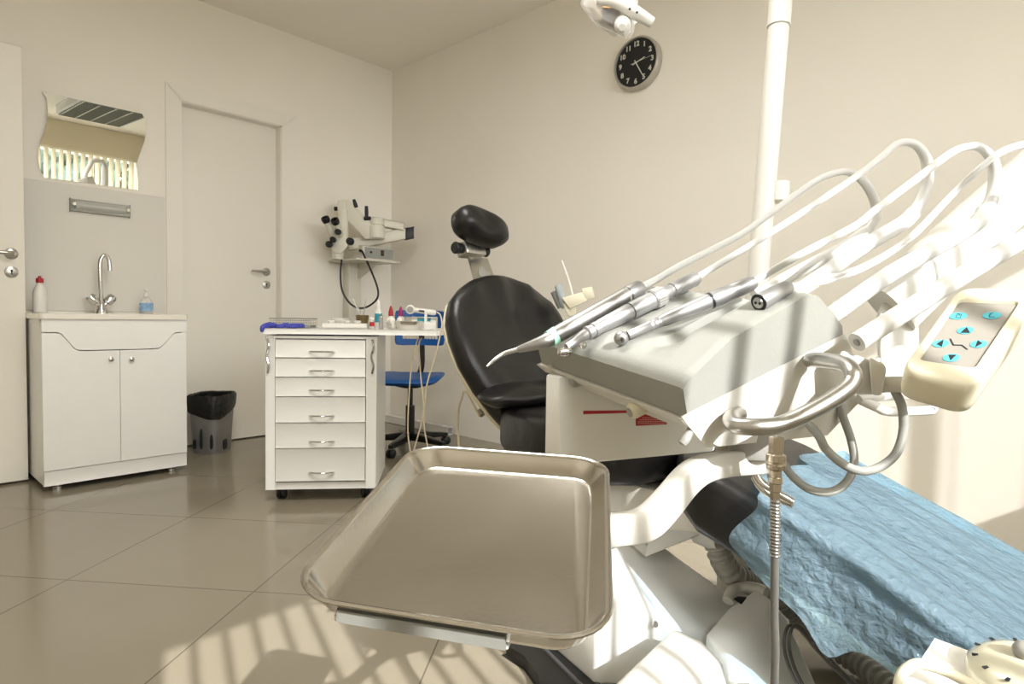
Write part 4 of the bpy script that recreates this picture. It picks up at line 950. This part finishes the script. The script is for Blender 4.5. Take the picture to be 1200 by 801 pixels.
# exact tray corners from the photograph's perspective: near-left, far-left, far-right, near-right
c_nl, c_fl, c_fr, c_nr = [CAM+(V(p)-CAM)*(TS/.34) for p in ((-2.715, -3.640, .665), (-2.511, -3.498, .698), (-2.429, -3.663, .699), (-2.633, -3.804, .666))]
tc_ = (c_nl+c_fl+c_fr+c_nr)/4; tX = ((c_nr+c_fr)-(c_nl+c_fl))/2; tY = ((c_fl+c_fr)-(c_nl+c_nr))/2
tN = tX.cross(tY).normalized()
sec_arm = [(.5, .9), (.4, 1), (-.4, 1), (-.5, .9), (-.5, -.9), (-.4, -1), (.4, -1), (.5, -.9)]
sec_arm = [(1, .7), (.85, .85), (-.85, .85), (-1, .7), (-1, -.7), (-.85, -.85), (.85, -.85), (1, -.7)]
armp = [tc_-tN*.0295, P(700, 622, .487)-V((0, 0, .001)), P(722, 620, .488), P(746, 617, .495), P(764, 608, .51), P(784, 587, .535), P(804, 563, .56), P(822, 550, .585), P(846, 544, .605), P(872, 542, .625), P(893, 541, .64)]
newobj('tray_arm', tube(B(), armp, .0118, 8, 6, sect=sec_arm), M['unit'], t, smooth=50)
newobj('tray_support', prism(B(), [tc_+tX*x+tY*y-tN*.0180 for x, y in ((-.36, -.44), (.20, -.44), (.26, -.2), (.2, .3), (-.3, .3), (-.36, -.2))], tN*-.003), M['lam'], t)
newobj('support_lip', prism(B(), [tc_+tX*x+tY*y-tN*.009 for x, y in ((-.33, -.468), (.20, -.468), (.20, -.455), (-.33, -.455))], tN*-.0075), M['gray'], t)
# spring arm behind the hoses
D = .80
sa = [P(1042, 364, .81), P(1058, 348, .812), P(1085, 322, .82), P(1130, 280, .84), P(1205, 213, .87), P(1300, 130, .92)]
sq = [(math.copysign(abs(math.cos(q))**.6, math.cos(q)), math.copysign(abs(math.sin(q))**.6, math.sin(q))) for q in [2*PI*k/28 for k in range(28)]]
newobj('spring_arm', tube(B(), sa, .032, 8, 5, sect=[(x*1.15, y*.8) for x, y in sq]), M['unit'], t, smooth=60)
newobj('arm_knuckle', loft(B(), [[P(x, y, d) for x, y in ((1026, 376), (1030, 358), (1046, 346), (1064, 346), (1076, 358), (1077, 436), (1060, 444), (1030, 440))] for d in (.80, .86)]), M['unit'], t, bevel=.012, bseg=3)
newobj('arm_link', hull(B(), [P(x, y, d) for x, y in ((985, 440), (1060, 400), (1062, 446), (990, 462)) for d in (.70, .80)]), M['unit'], t, bevel=.01)
newobj('link_strut', tube(B(), [P(1040, 385, .72), P(1036, 405, .71), P(1037, 430, .70), P(1040, 450, .69)], .0055, 8, 5, sect=[(x, y*.8) for x, y in sq]), M['unit'], t)
# keypad bracket
newobj('bracket_plate', hull(B(), [P(x, y, d) for x, y in ((983, 414), (988, 410), (1026, 424), (1030, 430), (1026, 462), (1002, 462)) for d in (.605, .62)]), M['unit'], t, bevel=.004)
newobj('bracket_clamp', hull(B(), [P(x, y, d) for x, y in ((1018, 418), (1036, 426), (1039, 432), (1033, 463), (1022, 463), (1030, 430)) for d in (.59, .62)]), M['unit'], t, bevel=.003)
newobj('bracket_bar', tube(B(), [P(1030, 451, .61), P(1052, 450, .60), P(1080, 452, .59), P(1105, 455, .57)], .0078, 14, 4), M['unit'], t)
lpts = [P(1008, 468, .66), P(1012, 466, .66), P(1055, 463, .67), P(1096, 463, .68), P(1093, 478, .68), P(1086, 481, .68), P(1042, 482, .665), P(1030, 478, .66), P(1008, 468, .66)]
newobj('rear_grip', tube(B(), lpts, .0052, 10, 2), M['white'], t)
# whip arms holding the hoses
WA = [([(884, 346, .80), (930, 321, .81), (975, 297, .82), (1000, 282, .83), (1014, 272, .835)], .0085),
      ([(930, 345, .72), (954, 329, .725), (1010, 290, .75), (1057, 262, .77), (1070, 250, .775)], .0092),
      ([(962, 378, .66), (982, 364, .665), (1045, 320, .69), (1115, 280, .715), (1146, 260, .725), (1154, 247, .73)], .0094),
      ([(1004, 401, .60), (1062, 364, .615), (1136, 318, .635), (1200, 280, .655), (1248, 250, .67)], .0096)]
for k, (q, r_) in enumerate(WA):
    w_ = newobj('whip_arm', tube(B(), [P(*v) for v in q], r_, 18, 5), M['hose'], t)
    if k == 3:
        a = P(1004.5, 400.7, .60); newobj('arm_screw', lathe(B(), a-(P(1062, 364, .615)-a).normalized()*.001, a-P(1062, 364, .615), [(0, .004), (.001, .003), (.001, 0)], 10), M['midgray'], w_)
    if k == 2: newobj('arm_boot', seglathe(B(), (P(972, 371, .663), P(985, 362, .667)), [(0, .006), (.2, .0085), (1, .0102)], 16), M['hose'], w_)
# supply cables hanging under the head
newobj('supply_cable', tube(B(), [hl(.03, .17, -.07), P(957, 507, .60), P(968, 526, .595), P(989, 544, .59), P(1010, 551.5, .59), P(1031, 547, .595), P(1050, 531, .60), P(1058.5, 505, .605), P(1057, 477, .605), P(1048, 456, .605)], .0043, 12, 6), M['gray'], t)
newobj('supply_cable', tube(B(), [P(984, 470, .66), P(988, 488, .655), P(997, 514, .65), P(1001, 537, .645), P(997.5, 556, .64), P(985, 571, .635), P(967, 576.5, .63), P(947, 572, .63), P(929, 558, .635), P(915, 540, .64), P(900, 530, .64)], .0043, 12, 6), M['gray'], t)
for dy, r_ in ((0, .0045), (6, .004)): newobj('connector_stub', tube(B(), [P(884, 552+dy, .66), P(893, 566+dy, .655), P(910, 577+dy, .65), P(929, 588+dy*.4, .645)], r_, 12, 4), M['chrome'], t)
newobj('connector_hook', tube(B(), [P(886, 556, .66), P(893, 549, .66), P(900, 551, .66), P(903, 560, .655)], .003, 10, 4), M['chrome'], t)
# air coupling and hose running to the floor
D = .56
def ap(x, y): return P(x, y, D)
rc = lambda px: px*D/FPX
cpl = newobj('air_coupling', lathe(B(), ap(910, 512), UP*-1, [(0, rc(8.5)), (.0005, rc(8.5)), (rc(19), rc(8.5)), (rc(19.5), rc(6))], 6), M['nickel'], t, smooth=30)
bm = lathe(B(), ap(909.5, 531), UP*-1, [(0, rc(9)), (rc(1.5), rc(11)), (rc(9), rc(11)), (rc(10), rc(10.2)), (rc(12), rc(10.2)), (rc(13), rc(11)), (rc(18), rc(10.5)), (rc(20), rc(7)), (rc(28), rc(7))], 24)
lathe(bm, ap(908.8, 559), UP*-1, [(0, rc(8)), (rc(6), rc(8.4)), (rc(7), rc(7)), (rc(16), rc(7)), (rc(17), rc(6)), (rc(26), rc(5.8))], 8)
newobj('coupling_sleeve', bm, M['nickel'], cpl, smooth=30)
hz = [ap(908.5, 580), ap(908, 650), ap(907.5, 720), ap(907.5, 801)]; hz.append(V((hz[-1].x, hz[-1].y, .25))+CF*.01); q = down(hz[-1], .012)+V((.04, -.02, 0)); hz.append(q+V((.0, 0, .03))); hz.append(q+V((.10, .06, 0))); hz.append(q+V((.3, .15, 0)))
newobj('air_hose', tube(B(), hz, rc(4.6), 14, 5), M['ghose'], t)
path = []; a, b = ap(908.5, 584), ap(908, 651); nturn = 17
for k in range(nturn*12+1):
    an = 2*PI*k/12; path.append(a+(b-a)*(k/(nturn*12))+V((CR.x, CR.y, 0))*math.cos(an)*rc(5.2)+V((CF.x, CF.y, 0))*math.sin(an)*rc(5.2))
newobj('strain_spring', tube(B(), path, rc(1.15), 6, 1), M['satin'], t)
# ------------------------------------------------ keypad
fa, fbb, fc_, fd = P(1128, 338, .555), P(1056, 436, .50), P(1152, 449, .475), P(1222, 340, .53)
kc = (fa+fbb+fc_+fd)/4; kx = ((fd-fa)+(fc_-fbb))/2; ky = ((fa-fbb)+(fd-fc_))/2; kW, kH = kx.length, ky.length
kx.normalize(); kn_ = kx.cross(ky).normalized(); ky = kn_.cross(kx).normalized()
def kp(x, y): return onp(x, y, kc, kn_)
cor = [kp(1126, 335), kp(1054, 434), kp(1142, 458), kp(1228, 338)]
c4 = sum(cor, V())/4
def quad(s, r_, off, n=7):
    """rounded quadrilateral scaled about its centre"""
    pts = [c4+(p-c4)*s for p in cor]; out = []
    for i in range(4):
        p0, p1, p2 = pts[i-1], pts[i], pts[(i+1) % 4]
        a, b = p1+(p0-p1).normalized()*r_, p1+(p2-p1).normalized()*r_
        for k in range(n+1):
            u = k/n; out.append(a*(1-u)**2+p1*2*u*(1-u)+b*u*u+kn_*off)
    return out
scr = [kp(1124.5, 353), kp(1078, 421), kp(1142, 430.5), kp(1193.5, 355)]
def quad2(pts, grow, r_, off, n=7):
    c = sum(pts, V())/4; pts = [p+(p-c).normalized()*grow for p in pts]; out = []
    for i in range(4):
        p0, p1, p2 = pts[i-1], pts[i], pts[(i+1) % 4]
        a, b = p1+(p0-p1).normalized()*r_, p1+(p2-p1).normalized()*r_
        for k in range(n+1):
            u = k/n; out.append(a*(1-u)**2+p1*2*u*(1-u)+b*u*u+kn_*off)
    return out
key = newobj('keypad', loft(B(), [quad(.86, .012, -.034), quad(.97, .014, -.030), quad(1.0, .015, -.022), quad(1.0, .015, -.006), quad(.975, .014, -.001), quad(.93, .013, .001), quad2(scr, .0022, .005, .001), quad2(scr, .0005, .004, -.0016)], True), M['cream'], t, smooth=60)
so = -.0012
newobj('keypad_foil', prism(B(), quad2(scr, .0004, .004, so), -kn_*.0003), M['screen'], key, smooth=0)
def sc_(x, y, o_=so+.0004): return kp(x, y)+kn_*o_
dx, dy = (scr[3]-scr[0]).normalized(), (scr[1]-scr[0]).normalized()
def ell(x, y, rx, ry, o_): 
    c = sc_(x, y, o_); return [c+dx*rx*math.cos(q)+dy*ry*math.sin(q) for q in [2*PI*k/22 for k in range(22)]]
BT = [(1123, 369, 'p1'), (1162.5, 368.5, 'p2'), (1131.5, 386, 'up'), (1102.5, 401.5, 'left'), (1147, 402, 'right'), (1115, 418, 'down')]
for x, y, s_ in BT:
    b_ = newobj('button', prism(B(), ell(x, y, .0064 if s_[0] == 'p' else .0056, .0052, so+.0006), -kn_*.0007), M['cyan'], key, smooth=0)
    bm = B(); o_ = so+.0009
    if s_[0] == 'p':
        L_ = [((-3.5, 2), (3.5, 2.2)), ((-3.5, 2), (-1.5, -2.4)), ((-1.5, -2.4), (1.2, -2.4))] if s_ == 'p2' else [((-3, 2.4), (2.5, 2.6)), ((-1, -2), (-3, 2.4)), ((4, -2), (2.5, 2.6)), ((-1, -2), (1.6, -2)), ((1.6, -2), (1, .2))]
        for (x0, y0), (x1, y1) in L_:
            p_, q_ = sc_(x+x0, y+y0, o_), sc_(x+x1, y+y1, o_); w = kn_.cross((q_-p_).normalized())*.00022
            prism(bm, [p_-w, p_+w, q_+w, q_-w], -kn_*.0003)
    else:
        T_ = {'up': [(-6, 3.2), (1.5, -3.5), (5.5, 3.2)], 'down': [(-3.5, -3), (6, -3), (-1, 3.5)], 'left': [(-5, .8), (3.5, -4.5), (1.5, 4)], 'right': [(-1, -4.2), (-4, 4), (4.5, -.5)]}[s_]
        prism(bm, [sc_(x+u_, y+v_, o_) for u_, v_ in T_], -kn_*.0003)
    newobj('button_symbol', bm, M['ink'], b_, smooth=0)
bm = B()
for (x0, y0), (x1, y1) in (((1114, 396), (1117.5, 403)), ((1117.5, 403), (1127.5, 403.2)), ((1127.5, 403.2), (1133.5, 408))):
    p_, q_ = sc_(x0, y0), sc_(x1, y1); w = kn_.cross((q_-p_).normalized())*.00055; e_ = (q_-p_).normalized()*.0004
    prism(bm, [p_-w-e_, p_+w-e_, q_+w+e_, q_-w+e_], -kn_*.0003)
newobj('chair_symbol', bm, M['ink'], key, smooth=0)
# ================================================================== INSTRUMENT TRAY
def tr(inset, n, r_):
    w, l = tX.length-2*inset, tY.length-2*inset
    xx, yy = tX.normalized(), tY.normalized(); yy = (yy-xx*yy.dot(xx)*.0)
    return [tc_+xx*x+yy*y+tN*n for x, y in rrect(w, l, max(.004, r_-inset), 8)]
TR = .034
bm = loft(B(), [tr(.0145, -.0165, TR), tr(.0125, -.0145, TR), tr(.0035, -.0015, TR), tr(.0008, -.0012, TR), tr(0, .0004, TR), tr(.0006, .0016, TR), tr(.0022, .0014, TR), tr(.0048, -.0012, TR), tr(.0135, -.0130, TR), tr(.0165, -.0146, TR)])
tag(newobj('instrument_tray', bm, M['steel'], smooth=50, org=tc_), 'large scratched stainless steel instrument tray in the foreground', 'tray')
# ================================================================== HANDPIECES WITH THEIR HOSES
def hosed(t, pts, r=.0047, m=None): newobj('hose', tube(B(), [P(*q) for q in pts], [x*.88 for x in r] if isinstance(r, list) else r, 12, 6), m or M['hose'], t, smooth=60)
def pd(p): return (p-CAM).dot(CF)
# 1 syringe
n1 = .050
a0, a1 = hpx(640, 399, n1), hpx(752, 336.5, n1+.016)
t = thing('air_water_syringe', 'steel air and water syringe with a bent tip and a mint green clip', 'handpiece', a0, 'handpieces on the delivery head')
k_ = pd(a0)/FPX
newobj('syringe_body', seglathe(B(), (hpx(650, 393.5, n1+.001), hpx(738, 344, n1+.014)), [(0, 9.0*k_), (.03, 10.3*k_), (.5, 10.8*k_), (1, 10.8*k_)], 28), M['alu'], t)
newobj('end_sleeve', seglathe(B(), (hpx(736, 345.2, n1+.0138), a1), [(0, 11.1*k_), (.1, 11.3*k_), (.85, 10.6*k_), (1, 8*k_)], 28), M['silver'], t)
dn_ = (a0-a1).normalized(); c1 = hpx(609, 408, n1-.004)
newobj('nose_cone', tube(B(), [hpx(652, 392.4, n1+.001), hpx(640, 399, n1), hpx(622, 405, n1-.002), hpx(607, 409.5, n1-.004)], [9.6*k_, 8.6*k_, 6*k_, 4*k_], 20, 5), M['alu'], t)
newobj('tip', tube(B(), [hpx(610, 408.6, n1-.004), hpx(597, 412, n1-.004), hpx(588, 415.5, n1-.005), hpx(580, 421, n1-.007), hpx(574, 426, n1-.008), hpx(570.5, 429, n1-.009)], [3.1*k_, 2.7*k_, 2.5*k_, 2.2*k_, 1.7*k_, 1.2*k_], 14, 5), M['satin'], t)
q = hpx(647, 395, n1); newobj('clip', seglathe(B(), (hpx(643.5, 397.4, n1), hpx(652.5, 391.8, n1+.001)), [(0, 9.6*k_), (0, 10*k_), (1, 10.6*k_), (1, 9.6*k_)], 24), M['mint'], t)
for f, w in ((.93, .015), (.97, .006)):
    p_, p2_ = hpx(650, 393.5, n1+.001), hpx(738, 344, n1+.014); newobj('ring', seglathe(B(), (p_+(p2_-p_)*f, p_+(p2_-p_)*(f+w)), [(0, 10.95*k_), (1, 10.95*k_)], 24), M['midgray'], t)
hosed(t, [(748, 338.5, pd(a1)), (770, 327, .77), (800, 309.6, .775), (868, 274.6, .79), (915, 241, .80), (954, 213, .81), (975, 203.8, .815), (990.6, 201.2, .82), (1004.5, 206, .825), (1017, 219, .83), (1025.5, 237, .835), (1026, 255, .835), (1018, 268, .835), (1006, 278, .832)], [.0057, .0050, .0050, .0048, .0048, .0048, .005, .0052, .006, .007, .0072, .0072, .0072, .0072])
# 2 contra-angle on a micromotor
n2 = .052
b0, b1 = hpx(692, 388.5, n2), hpx(817, 325.3, n2+.012); k_ = pd(b0)/FPX
t = thing('contra_angle_handpiece', 'silver contra-angle handpiece with a dark ribbed ring beside the steel syringe', 'handpiece', b0, 'handpieces on the delivery head')
newobj('micromotor', seglathe(B(), (hpx(739, 364.2, n2+.0042), b1), [(0, 10.5*k_), (.30, 10.8*k_), (.31, 12*k_), (.46, 12*k_), (.47, 9.2*k_), (.56, 9*k_), (.57, 8.2*k_), (.60, 8.2*k_), (.61, 9.6*k_), (.95, 9.4*k_), (1, 7.5*k_)], 28), M['silver'], t)
p_, p2_ = hpx(739, 364.2, n2+.0042), b1; dd_ = p2_-p_; ax_ = dd_.normalized(); u_ = ax_.orthogonal().normalized(); w_ = ax_.cross(u_); bm = B()
for k in range(20):
    an = 2*PI*k/20; r3 = u_*math.cos(an)+w_*math.sin(an); tg = ax_.cross(r3); obox(bm, p_+dd_*.385+r3*12*k_, dd_*.06, tg*.0009, r3*.0007)
newobj('grip_ring', bm, M['midgray'], t, smooth=0)
newobj('handpiece_body', seglathe(B(), (hpx(686, 391.6, n2-.001), hpx(738.4, 364.5, n2+.0041)), [(0, 6*k_), (.04, 8.5*k_), (.09, 8.5*k_), (.1, 7.8*k_), (.16, 7.8*k_), (.17, 8.8*k_), (.25, 8.8*k_), (.26, 8.2*k_), (.31, 8.2*k_), (.33, 9*k_), (.97, 10.3*k_), (1, 9.7*k_)], 28), M['silver'], t)
newobj('neck', tube(B(), [hpx(688, 390.5, n2-.001), hpx(679, 396, n2-.001), hpx(671, 402.5, n2-.002), hpx(664, 406.5, n2-.003)], [7*k_, 5.4*k_, 5*k_, 4.6*k_], 18, 5), M['silver'], t)
hq = hpx(664, 408, n2-.004); hd_ = (hpx(654, 412, n2-.004)-hq).normalized()
newobj('head', lathe(B(), P(669, 411, pd(hq)+.002), P(654.5, 412.5, pd(hq)-.006)-P(669, 411, pd(hq)+.002), [(0, .003), (.003, .0052), (.011, .0052), (.0125, .0042), (.0155, .0042), (.016, .0022), (.016, 0)], 20), M['chrome'], t)
newobj('latch', lathe(B(), P(682, 403, pd(hq)), P(687, 408, pd(hq)-.004)-P(682, 403, pd(hq)), [(0, .004), (.004, .004), (.005, .003), (.005, 0)], 14), M['chrome'], t)
d1 = pd(b1)
hosed(t, [(813, 327, d1), (830, 317, d1+.004), (875, 290, .735), (931, 255, .745), (996, 211.7, .755), (1031, 185.5, .765), (1048, 170.5, .77), (1062, 166.5, .772), (1076, 172, .774), (1086, 189, .776), (1086, 214, .776), (1078, 236, .775), (1068, 251, .775), (1055, 263, .772)], [.0046, .0046, .0046, .0047, .0048, .005, .005, .0052, .006, .0075, .008, .0082, .0082, .008])
# 3 turbine
n3 = .050
b0, b1 = hpx(728, 396, n3), hpx(884, 330.5, n3+.018); k_ = pd(b0)/FPX
t = thing('turbine_handpiece', 'silver turbine handpiece with a round ball head and one black ring', 'handpiece', b0, 'handpieces on the delivery head')
pp = lambda f: b0+(b1-b0)*f
newobj('handpiece_body', seglathe(B(), (pp(.05), pp(.655)), [(0, 5.4*k_), (.1, 5.6*k_), (.26, 6*k_), (.265, 6.4*k_), (.285, 6.4*k_), (.29, 6*k_), (.31, 6*k_), (.315, 6.4*k_), (.335, 6.4*k_), (.34, 6*k_), (.36, 6*k_), (.365, 6.5*k_), (.385, 6.5*k_), (.39, 6.2*k_), (.45, 7.6*k_), (.97, 9.6*k_), (1, 9.4*k_)], 28), M['silver'], t)
newobj('black_ring', seglathe(B(), (pp(.655), pp(.672)), [(0, 9.9*k_), (1, 9.9*k_)], 28), M['ink'], t)
newobj('coupling', seglathe(B(), (pp(.672), pp(1)), [(0, 10*k_), (.3, 10*k_), (.31, 9.6*k_), (.5, 9.6*k_), (.52, 9.9*k_), (.9, 9.2*k_), (1, 7*k_)], 28), M['silver'], t)
hd = newobj('ball_head', sphere(B(), b0, 8.6*k_, seg=24), M['silver'], t)
fn = (CAM-b0).normalized(); fn = (fn+CR*.05-CU*.25).normalized()
bm = lathe(B(), b0+fn*8.2*k_, fn, [(0, 3.6*k_), (.6*k_, 3.4*k_), (.6*k_, 2.4*k_), (.2*k_, 2.2*k_), (.2*k_, 0)], 18); newobj('chuck', bm, M['chrome'], hd)
newobj('chuck_hole', lathe(B(), b0+fn*8.45*k_, fn, [(0, 1.6*k_), (.2*k_, 1.6*k_), (.2*k_, 0)], 12), M['ink'], hd)
d1 = pd(b1)
hosed(t, [(880, 332.3, d1), (900, 320, d1+.002), (940, 297, .645), (1003, 264, .665), (1027, 245, .675), (1080, 205, .695), (1115, 179, .71), (1136, 171.8, .717), (1150, 173.5, .722), (1163, 188, .727), (1166, 210, .73), (1163, 231, .73), (1154, 247, .73), (1140, 263, .722)], [.0045, .0045, .0045, .0046, .0047, .005, .005, .005, .0055, .007, .008, .0085, .0088, .0088])
# 4 empty coupling
n4 = .068
b0, b1 = hpx(889, 354.5, n4), hpx(925, 336.5, n4+.01); b1 = b0+(P(925, 336.5, pd(b0)+.022)-b0); k_ = pd(b0)/FPX
t = thing('hose_coupling', 'short silver hose coupling with two holes in its black end, nearest on the delivery head', 'handpiece', b0, 'handpieces on the delivery head')
newobj('coupling_body', seglathe(B(), (b0, b1), [(0, 10.4*k_), (.04, 11.2*k_), (.5, 11*k_), (.52, 10.6*k_), (.9, 9.8*k_), (1, 7*k_)], 28), M['silver'], t)
ax_ = (b0-b1).normalized()
newobj('black_ring', lathe(B(), b0-ax_*.0004, ax_, [(0, 10.6*k_), (.0008, 10.3*k_), (.0008, 0)], 24), M['ink'], t)
f_ = newobj('port_face', lathe(B(), b0+ax_*.0002, ax_, [(0, 7*k_), (.0012, 6.6*k_), (.0012, 0)], 20), M['satin'], t)
bm = B(); u_ = V((CR-ax_*CR.dot(ax_))).normalized(); w_ = ax_.cross(u_)
for s_ in (-1, 1): lathe(bm, b0+ax_*.0013+(u_*s_*2.6+w_*s_*.9)*k_, ax_, [(0, 1.8*k_), (.0004, 1.8*k_), (.0004, 0)], 12)
newobj('port_holes', bm, M['ink'], f_)
d1 = pd(b1)
for off in (-1.8, 1.8):
    hosed(t, [(921, 338.5+off, d1-.002), (945, 333+off*1.2, d1+.008), (975, 326+off*1.4, d1+.014), (1010, 314+off*1.2, d1+.02), (1045, 294.5+off, d1+.025), (1073, 273+off*1.2, d1+.03), (1115, 229+off, d1+.04), (1150, 196+off, .65), (1174, 178+off, .655), (1200, 169.5+off, .66), (1225, 168+off, .665), (1250, 184+off, .67), (1258, 215+off, .672), (1252, 240, .672), (1240, 255, .668)], .0024)
# ================================================================== OUTSIDE, LIGHT, CAMERA
leafm = mat('tree leaves', '33453a', .8, var=.4, vscale=6)
def tree(x, y, z, r, hgt, lab):
    t = thing('tree', lab, 'tree', (x, y, z), 'trees outside the window')
    newobj('trunk', tube(B(), [V((x, y, z)), V((x+.05, y, z+hgt*.5)), V((x, y, z+hgt))], [.16, .12, .06], 10, 3), M['brown'], t)
    bm = B()
    for k in range(170):
        a = random.uniform(0, 2*PI); q = math.sqrt(random.random()); hh_ = random.uniform(-1, 1)
        c = V((x+r*q*math.cos(a)*math.sqrt(1-hh_*hh_*.8), y+r*q*math.sin(a)*math.sqrt(1-hh_*hh_*.8), z+hgt+hh_*r*1.1)); s_ = random.uniform(.1, .28)
        g_ = bmesh.ops.create_icosphere(bm, subdivisions=1, radius=s_)
        for v in g_['verts']: v.co = v.co*(1+.5*noise.noise(v.co*9+c))+c
    newobj('crown', bm, leafm, t, smooth=0)
tree(.5, -12.5, -1.2, .85, 4.0, 'dark tree outside the window, seen in the left half of the mirror')
tree(2.3, -13.5, -1.2, .9, 4.1, 'dark tree outside the window, seen in the right half of the mirror')
struct('ground', box(B(), (-40, -60, -1.3), (40, RY0-.25, -1.2)), mat('ground outside', '7d7f76', .9, var=.1), None)
w = bpy.data.worlds.new('sky'); S.world = w; w.use_nodes = True; nt = w.node_tree
bg = nt.nodes['Background']; bg.inputs['Color'].default_value = (.96, .98, 1, 1); bg.inputs['Strength'].default_value = SKY
sun = bpy.data.lights.new('sun', 'SUN'); sun.energy = SUNE; sun.angle = math.radians(.4); sun.color = (1, .985, .96)
so_ = bpy.data.objects.new('sun', sun); COL.objects.link(so_)
dv = V((math.cos(SUN_AZ)*math.cos(SUN_EL), math.sin(SUN_AZ)*math.cos(SUN_EL), -math.sin(SUN_EL)))
so_.rotation_euler = dv.to_track_quat('-Z', 'Y').to_euler(); so_.location = (-3, -9, 6)
po = bpy.data.lights.new('window_portal', 'AREA'); po.shape = 'RECTANGLE'; po.size = WX1-WX0; po.size_y = WZ1-WZ0; po.cycles.is_portal = True
pob = bpy.data.objects.new('window_portal', po); COL.objects.link(pob); pob.location = ((WX0+WX1)/2, RY0-.21, (WZ0+WZ1)/2); pob.rotation_euler = V((0, 1, 0)).to_track_quat('-Z', 'Z').to_euler()
la_ = bpy.data.lights.new('added_fill_light', 'AREA'); la_.shape = 'RECTANGLE'; la_.size = .54; la_.size_y = .98; la_.energy = FILLE; la_.color = (1, .97, .91)  # added fill lamp under the unseen fixture, evens out the back of the room
lo = bpy.data.objects.new('added_fill_light', la_); COL.objects.link(lo); lo.location = (-2.25, -2.75, H-.105)
cam = bpy.data.cameras.new('camera'); cam.sensor_width = 36; cam.lens = FPX*36/1200; cam.clip_start = .02
co = bpy.data.objects.new('camera', cam); COL.objects.link(co)
mw = Matrix((( CR.x, CU.x, -CF.x, CAM.x), (CR.y, CU.y, -CF.y, CAM.y), (CR.z, CU.z, -CF.z, CAM.z), (0, 0, 0, 1)))
co.matrix_world = mw; S.camera = co
S.view_settings.view_transform = 'Standard'; S.view_settings.look = 'None'; S.view_settings.gamma = 1; S.view_settings.use_curve_mapping = False
S.view_settings.exposure = EXPO
S.cycles.max_bounces = 10; S.cycles.diffuse_bounces = 6; S.cycles.transparent_max_bounces = 12; S.cycles.sample_clamp_indirect = 6; S.cycles.caustics_refractive = False
